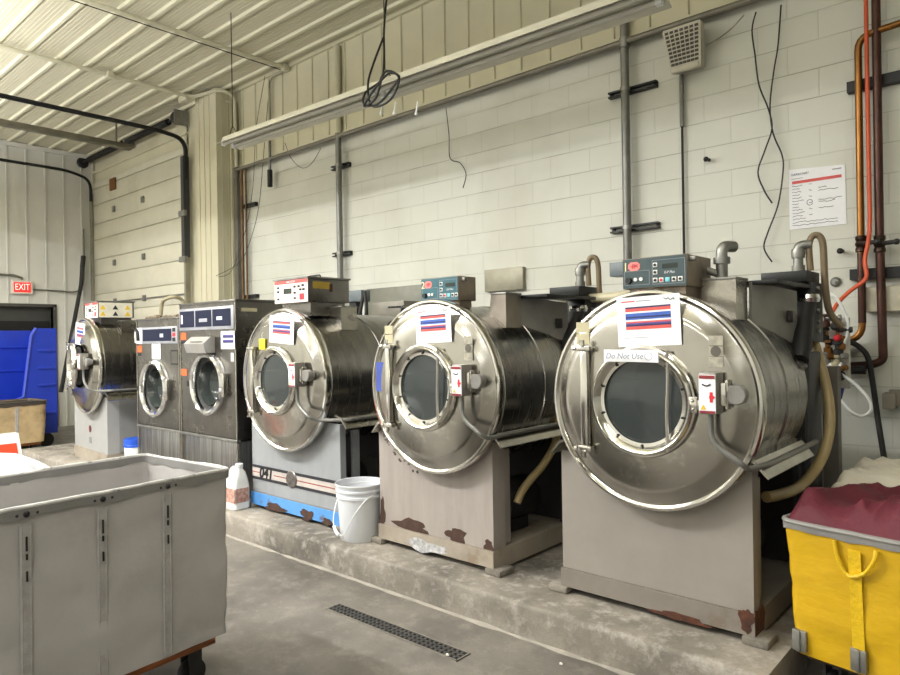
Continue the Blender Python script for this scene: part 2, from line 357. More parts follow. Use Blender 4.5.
# sectional garage door
d2 = struct(MB().box(-13.3, -9.7, GY-.02, GY+.02, 0, 4.45).build('door_2', door_mat), 'white sectional garage door')
zs = [0, .4, .75, 1.1, 1.42, 1.74, 2.066, 2.383, 2.731, 3.017, 3.383, 3.668, 4.019, 4.32, 4.45]
for a, c in zip(zs, zs[1:]):
    MB().box(-13.28, -9.72, GY-.045, GY-.018, a+.008, c-.008, .006).build('door_section', door_mat, d2)
for zc_, xs in ((3.84, (-12.3, -11.15)), (2.9, (-12.3, -11.15)), (2.22, (-12.3, -11.15))):
    for xx in xs:
        MB().box(xx-.045, xx+.045, GY-.075, GY-.04, zc_-.05, zc_+.05, .004).build('roller_hinge', galv, d2)
MB().box(-13.28, -9.72, GY-.065, GY-.04, 2.2, 2.225).build('lock_bar', galv, d2)
MB().box(-12.42, -12.2, GY-.075, GY-.04, 4.18, 4.38).build('cardboard_shim', M('cardboard_brown', (126, 84, 44), .8, 0, .1), d2)
# raised concrete plinth under the washers
b = MB(); n = 90; x0, x1, zt = -9.75, -.844, .172
prof = [(5.15, 0), (2.735, 0), (2.735, .08), (2.735, .15), (2.742, .165), (2.758, zt), (3.3, zt), (5.15, zt)]
loops = []
for i in range(n+1):
    x = x0+(x1-x0)*i/n
    lp = []
    for j, (y, z) in enumerate(prof):
        q = noise.noise(Vector((x*4.3, y*3, z*9)))*.5+noise.noise(Vector((x*13, y, z*5+4)))*.35
        dy = q*.014 if j in (2, 3) else (q*.022 if j in (4, 5) else (q*.008 if j == 1 else 0))
        dzz = q*.006 if j in (4, 5) else 0
        lp.append((x, y+dy, z+dzz))
    loops.append(lp)
b.loft(loops)
pl_ = struct(b.build('plinth', curb_mat, ang=60), 'raised concrete plinth that carries the washers')
b = MB(); lps = []
for i in range(161):
    x = x0+(x1-x0)*i/160; q = noise.noise(Vector((x*6, 1, 1)))*.022-.006
    lps.append([(x, 2.74, 0), (x, 2.735-.022-q, 0), (x, 2.735-.018-q, .004), (x, 2.74, .012+q*.3)])
b.loft(lps); b.build('dried_splash_line', M('pale_dried_cement', (150, 144, 134), .8, 0, .15, 9, .3, 40), pl_)
struct(MB().box(-.84, RX, WY-.06, WY, .5, .66, .005).build('baseboard_back', wood_dark), 'dark timber rail at the foot of the wall')

# unseen lamps of the room, together with the added fill lamps
for i, (lx, ly, lz, p, upf) in enumerate(LAMPS):
    t = empty('strip_or_fill_light', (lx, ly, lz), 'lit twin tube strip light hung out of view', 'ceiling light', 'lit strip lights behind the camera')
    MB().box(-1.2, 1.2, -.06, .06, .06, .14).prism([(-.16, .0), (-.05, .06), (.05, .06), (.16, .0), (.15, .0), (.04, .05), (-.04, .05), (-.15, .0)], 'x', -1.2, 1.2).build('reflector', light_metal, t)
    for s in (-1, 1): MB().cyl((-1.17, s*.07, .018), (1.17, s*.07, .018), .017, 10).build('lamp_tube', lit_tube, t)
    for s in (-1, 1): MB().cyl((s*1., 0, .13), (s*1., 0, CZ-lz), .004, 6).build('hanger_wire', black, t)
    la = bpy.data.lights.new('lamp', 'AREA'); la.shape = 'RECTANGLE'; la.size = 2.3; la.size_y = .12; la.energy = p; la.color = LAMP_COL
    lo = bpy.data.objects.new('lamp', la); COL.objects.link(lo); lo.parent = t; lo.location = (0, 0, -.02)
    lb_ = la.copy(); lb_.energy = p*upf; lu = bpy.data.objects.new('lamp', lb_); COL.objects.link(lu); lu.parent = t; lu.location = (0, 0, .16); lu.rotation_euler.x = PI  # upward copy of each lamp, added to brighten the ceiling

# ------------------------------------------------------------------ washer extractors
PLZ = .172
def blob(b, cx, cz, rx, rz, y, seed, n=22, t=.0025, lo=None):
    q = random.Random(seed); ph = [q.uniform(0, 6.28) for _ in range(4)]
    P = []
    for i in range(n):
        a = 2*PI*i/n; k_ = 1+.18*math.sin(3*a+ph[0])+.13*math.sin(5*a+ph[1])+.08*math.sin(9*a+ph[2])
        z = cz+rz*k_*math.sin(a)
        if lo is not None: z = max(lo, z)
        P.append((cx+rx*k_*math.cos(a), z))
    b.prism(P, 'y', y-t, y)
def extractor(loc, label, w, RD, zc, L, hb, panel, skid, kind, door_open=False, dx=0.):
    t = empty('washer_extractor', loc, label, 'washing machine', 'big round stainless washer extractors')
    hw = w/2; D = 1.2; rn = RD-.015
    # base
    pts = [(-hw, .13), (hw, .13), (hw, hb)]
    a0 = math.asin(max(-1, min(1, (hb-zc)/rn)))
    xa = rn*math.cos(a0)
    N_ = 28
    arc = [(dx+rn*math.cos(th), zc+rn*math.sin(th)) for th in [a0-(PI+2*a0)*i/N_ for i in range(N_+1)]]
    arc = [(max(-hw+.002, min(hw-.002, x_)), z_) for x_, z_ in arc]
    poly = pts+arc+[(-hw, hb)]
    MB().prism(poly, 'y', 0, .022).build('front_panel', panel, t)
    for s in (-1, 1):
        MB().box(s*hw, s*(hw-.02), .0221, {'m1': .08, 'm2': .11, 'm3': .05}.get(kind, .13), .13, hb).build('side_return', panel, t)
        MB().box(s*(hw-.012), s*(hw-.04), .74, .82, .13, hb+.05).build('frame_post', dark if kind != 'm1' else charcoal, t)
        MB().box(s*(hw-.03), s*(hw-.055), .14, .2, .13, hb-.06).build('inner_post', panel, t)
    sk = MB().box(-hw-.006, hw+.006, -.012, .02, .035 if kind != 'm5' else -.0, .128)
    for s in (-1, 1): sk.box(s*(hw+.006), s*(hw-.02), .02, D, .02, .128)
    sk.box(-hw, hw, D-.02, D, .02, .128).box(-hw+.02, hw-.02, .02, D-.02, .1, .12)
    sk.build('skid', skid, t)
    for s in (-1, 1):
        MB().box(s*(hw+.015)-.06, s*(hw+.015)+.05, -.03, .1, 0, .036, .008).build('levelling_pad', curb_mat, t)
    MB().box(-hw+.02, hw-.02, .86, .9, .13, 1.0).build('rear_panel', dark, t)
    MB().box(-hw+.005, hw-.005, .9, 1.14, .13, 1.22, .01).build('rear_housing', charcoal, t)
    m_ = MB(); m_.lathe([(.02, 0), (.12, 0), (.13, .03), (.13, .3), (.11, .33), (.02, .33)], (hw-.3, .4, .3), 'y', 24, True, True)
    m_.box(hw-.38, hw-.2, .42, .6, .13, .2); m_.build('drive_motor', dark, t)
    # drum, face, door
    MB().lathe([(RD-.05, .03), (RD-.035, .034), (RD-.035, L*.55), (RD-.03, L*.55+.004), (RD-.03, L*.55+.02), (RD-.035, L*.55+.024), (RD-.035, L), (RD-.06, L+.02), (.02, L+.03)], (dx, 0, zc), 'y', 96).build('drum_shell', drum_steel, t)
    MB().lathe([(RD-.04, .034), (RD-.006, .03), (RD, .018), (RD, -.018), (RD-.006, -.029), (RD-.017, -.031), (RD-.024, -.024), (RD-.03, -.02)], (dx, 0, zc), 'y', 96).build('face_rim', rim_steel, t)
    fy = -.075
    face = MB().lathe([(RD-.026, .0), (RD-.026, -.02), (RD-.038, -.022), (RD-.088, -.056), (RD-.098, -.061)]+[(r_, -.061-.014*(1-((r_-.24)/(RD-.098-.24))**2)) for r_ in [RD-.098-(RD-.098-.245)*k_/10 for k_ in range(1, 11)]]+[(.24, -.02)], (dx, 0, zc), 'y', 96)
    face.build('front_face', face_steel, t)
    bk = MB().lathe([(.235, -.05), (.3, .0), (.4, .02), (.4, L*.85), (.02, L*.85)], (dx, 0, zc), 'y', 48)
    for i in range(3):
        a = 2*PI*i/3+.6; bk.box(-.03, .03, .05, L*.8, .33, .4, mat=Matrix.Translation((dx, 0, zc)) @ Matrix.Rotation(a, 4, 'Y'))
    bk.build('wash_basket', M('dark_basket_steel', (74, 76, 76), .4, .8, .2, 20), t)
    # door
    Md = Matrix.Translation((dx, fy-.002, zc))
    if door_open: Md = Matrix.Translation((dx-.03, fy-.045, zc)) @ Matrix.Rotation(math.radians(-9), 4, 'Z')
    do = MB().lathe([(.225, .0), (.25, 0), (.254, -.01), (.25, -.02), (.242, -.024), (.238, -.036), (.23, -.042), (.222, -.038), (.21, -.018), (.204, -.012), (.189, -.01), (.186, .02), (.2, .03)], (0, 0, 0), 'y', 72)
    o = do.build('door', rim_steel, t); o.matrix_local = Md
    gl = MB().lathe([(.0005, -.004), (.12, -.004), (.187, .002), (.187, .012), (.0005, .008)], (0, 0, 0), 'y', 48).build('door_glass', glass_m, o)
    for i in range(10):
        a = 2*PI*(i+.5)/10
        MB().ball((.199*math.cos(a), -.016, .199*math.sin(a)), .006, 8).build('door_bolt', dark, o)
    MB().box(-.305, -.268, -.03, .0, -.24, .24, .004).box(-.32, -.25, -.035, 0, .225, .25, .003).box(-.32, -.25, -.035, 0, -.25, -.225, .003).cyl((-.287, -.035, .25), (-.287, -.035, .28), .012, 10).cyl((-.287, -.035, -.25), (-.287, -.035, -.28), .012, 10).cyl((-.33, -.02, .24), (-.345, -.02, .24), .012, 8).cyl((-.33, -.02, -.24), (-.345, -.02, -.24), .012, 8).build('door_hinge', rim_steel, o)
    if kind in ('m1', 'm2'):
        MB().tube([(.13, -.028, .225), (.135, -.034, .1), (.128, -.033, -.05), (.13, -.03, -.21)], .0075, 8, 4).build('door_bar', M('dull_steel_bar', (170, 165, 158), .4, .7), o)
    if door_open:
        MB().lathe([(.2, .02), (.212, .04), (.214, .06)], (0, 0, 0), 'y', 48).build('door_neck', dark, o)
    MB().box(.235, .268, -.05, -.02, -.035, .035, .004).box(.255, .3, -.045, -.025, -.022, .022, .003).ball((.25, -.052, .018), .007, 8).ball((.25, -.052, -.018), .007, 8).build('door_clasp', rim_steel, o)
    # latch box
    lx = dx+.295; lz = zc+.05
    lb = MB().box(lx, lx+.07, fy-.095, fy-.01, lz-.08, lz+.09, .004).build('latch_box', M('latch_grey', (150, 146, 140), .4, .5), t)
    pl = MB().box(lx+.001, lx+.069, fy-.099, fy-.094, lz-.075, lz+.082)
    pl.build('latch_label', white_ink, lb)
    MB().box(lx+.003, lx+.067, fy-.101, fy-.098, lz+.066, lz+.08).build('red_bar', M('dark_red_bar', (140, 40, 50), .5), lb)
    MB().box(lx+.003, lx+.067, fy-.101, fy-.098, lz-.075, lz-.065).build('red_bar', M('dark_red_bar', (140, 40, 50), .5), lb)
    MB().box(lx+.046, lx+.058, fy-.101, fy-.098, lz-.03, lz+.012).prism([(lx+.044, lz-.016), (lx+.06, lz-.016), (lx+.068, lz-.009), (lx+.06, lz-.002), (lx+.044, lz-.002)], 'y', fy-.1015, fy-.098).build('red_arrow', btn_red, lb)
    MB().tube([(lx+.015, fy-.1, lz+.043), (lx+.033, fy-.1, lz+.037), (lx+.05, fy-.1, lz+.044)], .003, 6, 3).build('black_arrow', ink, lb)
    MB().prism([(lx+.008, lz-.06), (lx+.03, lz-.06), (lx+.019, lz-.04)], 'y', fy-.1015, fy-.098).build('warning_triangle', warn_yellow, lb)
    MB().box(lx+.07, lx+.1, fy-.07, fy-.03, lz-.045, lz+.05, .006).box(lx+.09, lx+.105, fy-.06, fy-.02, lz-.06, lz+.06, .004).build('latch_bracket', rim_steel, lb)
    MB().lathe([(.004, -.04), (.036, -.04), (.04, -.035), (.04, .0), (.02, .03)], (lx+.135, fy-.02, lz), 'y', 24, True, True).box(lx+.09, lx+.135, fy-.058, fy-.022, lz-.038, lz+.038, .008).build('latch_knob', M('grey_knob', (140, 138, 134), .45, .2), lb)
    # conduit from latch box round the face edge and back along the side
    q = math.sqrt(max(.01, (RD+.02)**2-(.27)**2))
    MB().tube(fillet([(lx+.03, fy-.05, lz-.075), (lx+.03, fy-.05, lz-.2), (lx+.16, fy-.045, lz-.285), (dx+q-.005, -.055, zc-.26), (hw+.04, .03, zc-.25), (hw+.04, .82, zc-.25)], .05), .0125, 10).build('latch_conduit', conduit_grey, t)
    # side ledges
    for s in (-1, 1):
        z = hb+.045
        lg = MB(); lg.loft([[(s*(hw-.06), y_, z+.03), (s*(hw+.005), y_, z+.015), (s*(hw+.06), y_, z-.055), (s*(hw+.056), y_, z-.06), (s*(hw), y_, z), (s*(hw-.06), y_, z+.02)] for y_ in (.0, .7)])
        lg.build('side_ledge', steel, t)
    # top hopper
    hx = dx+{'m1': .135, 'm2': .215}.get(kind, .16)
    hz = zc+math.sqrt((RD-.035)**2-.33**2)-.03
    hwid = {'m1': .165, 'm2': .12}.get(kind, .17)
    ht = 1.575 if kind in ('m1', 'm2') else 1.56
    MB().prism([(hx-.02, hz), (hx+hwid, hz), (hx+hwid, ht), (hx+.01, ht)], 'y', .27, .42).build('soap_hopper', steel if kind != 'm2' else M('dull_hopper_steel', (150, 142, 132), .4, .8, .1, 8), t)
    MB().box(hx+.008, hx+hwid+.005, .265, .425, ht, ht+.012, .003).build('hopper_lid', galv, t)
    if kind in ('m1', 'm2'):
        
        MB().box(hx+.1, hx+.3, .43, 1.0, ht-.02, ht, .003).build('top_arm', black, t)
        b = MB(); b.loft([[(dx+.305, .43, 1.37), (dx+.32, .425, 1.37), (dx+.32, .425, ht-.005), (dx+.305, .43, ht-.005)], [(dx+.4, .82, 1.24), (dx+.415, .815, 1.24), (dx+.415, .815, ht-.04), (dx+.4, .82, ht-.04)]]); b.build('side_shield', M('grey_shield', (138, 136, 131), .45, .2, .1), t)
        MB().box(dx+.398, dx+.412, .7, .76, ht-.2, ht-.14, .004).build('shield_switch', dark, t)
        vb = MB().box(.22, .45, .95, 1.2, 1.59, 1.65, .004).box(.32, .465, 1.0, 1.2, 1.27, 1.59, .005).build('drain_valve_housing', black, t)
        for i, z_ in enumerate((1.56, 1.5, 1.44, 1.38, 1.33)):
            MB().cyl((.465, 1.08, z_), (.477, 1.08, z_), .012, 8).build('housing_bolt', galv, vb)
        MB().tube([(.455, .93, 1.49), (.45, .88, 1.4), (.46, .8, 1.28), (.458, .74, 1.19)], .048, 12, 5).build('rubber_boot', rubber, t)
        MB().lathe([(.055, -.02), (.062, 0), (.055, .02)], (.455, .93, 1.5), 'z', 20, True, True).build('hose_clamp', chrome, t)
        MB().cyl((.42, .74, 1.15), (.458, .74, 1.19), .055, 14).build('overflow_elbow', galv, t)
        MB().tube(fillet([(.37, 1.1, 1.65), (.37, 1.1, 1.8), (.43, 1.12, 1.8)], .05), .026, 12).lathe([(.034, -.02), (.034, .02)], (.37, 1.1, 1.67), 'z', 14, True, True).lathe([(.033, -.03), (.036, 0), (.033, .02)], (.37, 1.1, 1.76), 'z', 14, True, True).build('vent_elbow', galv, t)
        MB().tube([(.425, 1.12, 1.66), (.42, 1.12, 1.8), (.445, 1.13, 1.85), (.482, 1.14, 1.81), (.488, 1.15, 1.6), (.5, 1.18, 1.44), (.55, 1.22, 1.35)], .018, 10, 6).build('vent_hose', M('brown_vent_hose', (122, 106, 82), .45), t)
        if kind == 'm1': MB().box(-.72, -.25, 1.0, 1.1, 1.7, 1.79, .003).box(-.42, -.36, 1.03, 1.08, 1.2, 1.7).build('rear_junction_box', M('blue_grey_box', (104, 114, 120), .45), t)
    if kind == 'm1':
        MB().tube(fillet([(hx+.07, .36, ht), (hx+.07, .36, ht+.17), (hx+.1, .44, ht+.17)], .04), .027, 12).lathe([(.038, -.015), (.038, .015)], (hx+.07, .36, ht+.1), 'z', 16, True, True).build('steam_inlet_pipe', galv, t)
        MB().tube([(hx+.07, .36, ht+.03), (hx-.03, .36, ht+.07)], .018, 10).tube([(hx-.03, .36, ht+.0), (hx-.03, .36, ht+.1)], .016, 8).build('inlet_tee', galv, t)
    # control box
    if kind in ('m1', 'm2'):
        x0, x1, z0, z1, y0, y1 = (-.165, .158, 1.548, 1.695, .11, .4) if kind == 'm1' else (-.165, .14, 1.545, 1.69, .11, .27)
        cb = MB().box(x0, x1, y0, y1, z0, z1, .004).box(x0+.02, x1-.02, y0+.03, y1-.02, z0-.1, z0).build('control_box', M('weathered_box_steel', (150, 138, 124), .45, .6, .2, 8, stain=(96, 70, 50), sscale=6, samt=.6), t)
        f = y0-.004
        pm = teal_panel if kind == 'm1' else teal_blue_panel
        MB().box(x0+.003, x1-.003, f, y0+.001, z0+.003, z1-.003).build('control_panel', pm, cb)
        xs = x0+.155
        fr = MB()
        for (a, c, e, g) in ((xs, x1-.01, z0+.016, z1-.018), (x0+.012, xs-.015, z0+.018, z0+.085)):
            for (p, q_) in (((a, e), (c, e)), ((c, e), (c, g)), ((c, g), (a, g)), ((a, g), (a, e))):
                fr.tube([(p[0], f, p[1]), (q_[0], f, q_[1])], .0011, 5)
        fr.build('panel_outline', ink_grey, cb)
        MB().box(xs+.05, xs+.125, f-.002, f+.001, z1-.06, z1-.038).build('display', lcd, cb)
        for (px_, pz_, mm) in ((xs+.015, z1-.04, btn_white), (xs+.015, z1-.075, btn_white), (xs+.015, z0+.035, btn_white), (xs+.045, z0+.034, btn_white), (xs+.075, z0+.034, lcd_lit), (xs+.107, z0+.034, btn_white), (xs+.137, z0+.034, btn_white)):
            bt = MB().box(px_-.011, px_+.011, f-.003, f+.001, pz_-.011, pz_+.011, .002).build('button', mm, cb)
            if mm is btn_white: MB().lathe([(.0005, 0), (.007, 0), (.007, .003)], (px_, f-.006, pz_), 'y', 12, True).build('button_face', btn_red if abs(px_-xs-.045) < .001 else btn_black, bt)
        MB().prism([(x0+.032, z1-.03), (x0+.045, z1-.018), (x0+.08, z1-.018), (x0+.093, z1-.03), (x0+.093, z1-.048), (x0+.08, z1-.06), (x0+.045, z1-.06), (x0+.032, z1-.048)], 'y', f-.0025, f).build('logo_badge', pink_badge, cb)
        MB().box(x0+.045, x0+.08, f-.004, f-.002, z1-.042, z1-.037).tube([(x0+.055, f-.003, z1-.028), (x0+.055, f-.003, z1-.05), (x0+.063, f-.003, z1-.05), (x0+.063, f-.003, z1-.028)], .0016, 5).tube([(x0+.068, f-.003, z1-.05), (x0+.068, f-.003, z1-.028), (x0+.074, f-.003, z1-.04), (x0+.08, f-.003, z1-.028), (x0+.08, f-.003, z1-.05)], .0014, 5).build('logo_mark', M('logo_red', (190, 60, 66), .5), cb)
        MB().lathe([(.0005, -.014), (.014, -.014), (.016, 0)], (x0+.035, f, z0+.04), 'y', 18, True).build('selector_knob', btn_black, cb)
        for k_ in (0, 1): MB().lathe([(.0005, -.006), (.009, -.006), (.009, 0)], (x0+.07+.028*k_, f, z0+.044), 'y', 14, True).build('indicator_lamp', btn_white, cb)
        text('machine_number', '1' if kind == 'm1' else '2', .06, (x0+.018, f-.0012, z1-.042), M('number_cream', (240, 226, 170), .5), cb)
        text('panel_lettering', 'E-P Plus', .016, (xs+.085, f-.0012, z0+.068), white_ink, cb, shear=.25)
        MB().box(x1, x1+.03, y0+.02, y0+.05, z1-.03, z1-.01, .003).build('box_catch', galv, cb)
    else:
        x0, x1, z0, z1, y0, y1 = dx-.2, dx+.22, 1.6, 1.775, .06, .44
        cb = MB().box(x0, x1, y0, y1, z0, z1, .004).box(x0+.04, x1-.03, y0+.04, y1-.02, z0-.1, z0).build('control_box', cab_steel, t)
        MB().box(x0-.01, x1+.01, y0-.012, y1+.01, z1, z1+.012).build('box_lid', galv, cb)
        f = y0-.004
        MB().box(x0+.003, x1-.003, f, y0+.001, z0+.003, z1-.003).build('control_panel', pale_panel, cb)
        MB().box(x0+.005, x1-.005, f-.0015, f, z1-.03, z1-.005).build('panel_header', red_ink, cb)
        MB().box(x0+.12, x0+.22, f-.002, f, z0+.07, z0+.11).build('display', lcd, cb)
        q_ = random.Random(3)
        for (px_, pz_) in ((x0+.05, z0+.12), (x0+.05, z0+.09), (x0+.05, z0+.035), (x0+.26, z0+.12), (x0+.26, z0+.075), (x0+.26, z0+.035), (x1-.11, z0+.12), (x1-.06, z0+.125), (x1-.09, z0+.095), (x1-.05, z0+.095)):
            MB().box(px_-.014, px_+.014, f-.004, f, pz_-.008, pz_+.008, .002).build('button', btn_black, cb)
        MB().box(x1-.1, x1-.045, f-.003, f, z0+.02, z0+.065).build('logo_badge', btn_red, cb)
        text('panel_lettering', 'CARE SYSTEM' if kind == 'm3' else 'CONTROL', .018, ((x0+x1)/2, f-.0018, z1-.017), white_ink, cb)
        if kind == 'm3':
            MB().box(x1, x1+.002, y0+.04, y0+.2, z0+.1, z0+.15).build('side_plate', M('brass_plate', (176, 148, 54), .5), cb)
            MB().box(x1, x1+.002, y0+.19, y0+.22, z0+.08, z0+.14).build('rust_streak', rust_dark, cb)
            MB().tube(fillet([(x0+.24, .2, z1), (x0+.24, .2, z1+.03), (x0+.38, .2, z1+.03), (x0+.38, .2, z1)], .015), .006, 8).build('lid_handle', dark, cb)
        else:
            MB().box(x1, x1+.002, y0+.01, y1-.02, z0+.005, z1-.006).build('warning_panel', M('warning_panel_cream', (226, 222, 204), .5), cb)
            for k_ in range(3):
                for j_ in range(2):
                    yy = y0+.05+k_*.13; zz = z0+.045+j_*.07
                    MB().prism([(yy-.03, zz-.022), (yy+.03, zz-.022), (yy, zz+.028)], 'x', x1+.002, x1+.0035).build('warning_triangle', warn_yellow if (k_ != 1) else ink, cb)
    # data plates on the face
    if kind in ('m1', 'm2'):
        MB().box(dx-.345, dx-.275, fy+.009, fy+.013, zc+.315, zc+.365).box(dx-.345, dx-.275, fy+.009, fy+.013, zc+.258, zc+.31).build('data_plate', cream_sticker, t)
        fr = MB()
        for k_ in range(3): fr.box(dx+.3, dx+.36, fy+.004, fy+.0075, zc+.16+.045*k_, zc+.202+.045*k_)
        fr.build('worn_decal', M('worn_decal_grey', (176, 172, 158), .5, .5, .2, 30), t)
        MB().lathe([(.0005, 0), (.022, 0), (.022, .002)], (dx+.33, fy+.002, zc+.226), 'y', 20, True).build('decal_dial', M('decal_line', (90, 86, 78), .5), t)
    if kind == 'm2':
        MB().box(dx-.43, dx-.36, fy+.01, fy+.02, zc-.04, zc+.14).build('blue_patch', M('blue_film', (62, 82, 168), .5), t)
        for bx_, bz_, rx_, rz_, sd_ in ((-.18, .16, .14, .04, 5), (.19, .165, .075, .045, 6), (-.44, .2, .022, .09, 9), (.43, .15, .033, .035, 11)):
            rp = MB(); blob(rp, bx_, bz_, rx_, rz_, 0, sd_, lo=.131); rp.build('rust_patch', rust_dark, t)
        for k_ in range(40):
            a = R.uniform(3.45, 4.55); rr_ = rn+R.uniform(.012, .075); xx = dx+rr_*math.cos(a); zz = zc+rr_*math.sin(a)
            if xx > -hw+.02 and zz < hb-.02:
                fl = MB(); blob(fl, xx, zz, R.uniform(.004, .012), R.uniform(.004, .012), 0, k_, 9); fl.build('paint_chip', M('chip_brown', (84, 70, 62), .8), t)
        wp = MB(); blob(wp, -.05, .06, .16, .035, -.012, 21); wp.build('peeled_patch', M('peeled_pale', (196, 196, 198), .6, 0, .3, 30), t)
    if kind == 'm1':
        rp = MB(); blob(rp, .445, .1, .03, .05, -.0125, 31); rp.build('rust_patch', rust, t)
        rp = MB(); blob(rp, .15, .035, .13, .016, -.0125, 33); rp.build('rust_patch', rust, t)
        rp = MB().prism([(-.01, .02), (.1, .03), (.12, .1), (.09, .15), (.02, .135), (-.012, .15)], 'x', hw+.006, hw+.008); rp.build('rust_patch', rust, t)
    if kind == 'm3':
        z0 = .245
        MB().box(-hw+.002, hw-.002, -.003, 0, z0, z0+.085).build('pale_stripe', M('stripe_cream', (190, 182, 176), .5), t)
        MB().box(-hw+.002, hw-.002, -.005, -.0025, z0+.075, z0+.096).box(-hw+.002, hw-.002, -.005, -.0025, z0-.016, z0+.004).build('black_stripe', ink, t)
        MB().box(-hw+.3, hw-.002, -.005, -.0025, z0+.036, z0+.042).box(-hw+.002, -hw+.1, -.005, -.0025, z0+.036, z0+.042).build('red_stripe', M('stripe_red', (150, 56, 48), .5), t)
        MB().lathe([(.0005, -.008), (.06, -.008), (.068, 0)], (-.02, -.004, z0+.04), 'y', 28, True).build('round_emblem', M('emblem_grey', (128, 124, 120), .4, .6, .3, 30), t)
        text('painted_number', '041', .12, (-.36, -.0052, z0+.04), M('number_black', (14, 14, 16), .6), t, shear=.2, bold=.004)
        MB().box(-hw-.004, hw+.004, -.016, -.0125, .03, .128).build('blue_skid_cover', blue_paint, t)
        for bx_, bz_, rx_, rz_, sd_ in ((-.22, .045, .13, .03, 41), (.18, .055, .075, .04, 43), (.42, .045, .06, .022, 47)):
            rp = MB(); blob(rp, bx_, bz_, rx_, rz_, -.016, sd_); rp.build('rust_patch', rust_dark, t)
    if kind == 'm5':
        MB().lathe([(.0005, -.003), (.04, -.003), (.04, 0)], (0, -.001, .36), 'y', 20, True).build('round_badge', M('badge_red', (110, 48, 44), .5), t)
        MB().box(-.04, .04, -.003, 0, .2, .27).build('data_plate', M('plate_grey', (130, 132, 136), .5), t)
        MB().box(hw, hw+.003, .12, D-.1, .14, hb-.02).build('side_cover', M('side_cover_grey', (146, 146, 143), .45, .1, .05), t)
        MB().box(hw+.003, hw+.03, .35, .45, .42, .45).build('cover_handle', dark, t)
    # the cabinet base stands a little behind the overhanging round face
    base = {'front_panel', 'side_return', 'inner_post', 'frame_post', 'skid', 'levelling_pad', 'rust_patch', 'paint_chip', 'peeled_patch', 'pale_stripe', 'black_stripe', 'red_stripe', 'round_emblem', 'painted_number', 'blue_skid_cover', 'round_badge', 'side_cover', 'cover_handle'}
    if kind == 'm5': base.add('data_plate')
    for o in t.children:
        if o.name.split('.')[0] in base: o.location = (.003*loc[0], .06, 0); o.scale.x = 1.003
        else: o.location.x += -.0165*loc[0]
    return t
m1 = extractor((-1.44, 2.94, PLZ), 'nearest washer extractor, warm grey base, rusty lower right corner, note across its door', .945, .507, 1.025, .76, .735, grey_paint, skid_paint, 'm1', dx=.02)
m2 = extractor((-2.81, 2.91, PLZ), 'second washer extractor from the right, pinkish grey base with peeling rust patches', .93, .512, 1.039, .82, .735, pink_paint, cream_skid, 'm2', dx=.03)
m3 = extractor((-4.235, 2.92, PLZ), 'washer extractor numbered 041 with striped front and sky blue bottom', 1.1, .527, 1.03, 1.0, .735, blue_grey, skid_paint, 'm3', dx=-.085)
m5 = extractor((-8.09, 2.92, PLZ), 'farthest washer extractor at the left with its round door standing open', 1.12, .527, 1.076, 1.0, .735, pale_grey, cream_skid, 'm5', door_open=True, dx=-.06)
m5.rotation_euler.z = math.radians(-3.5)

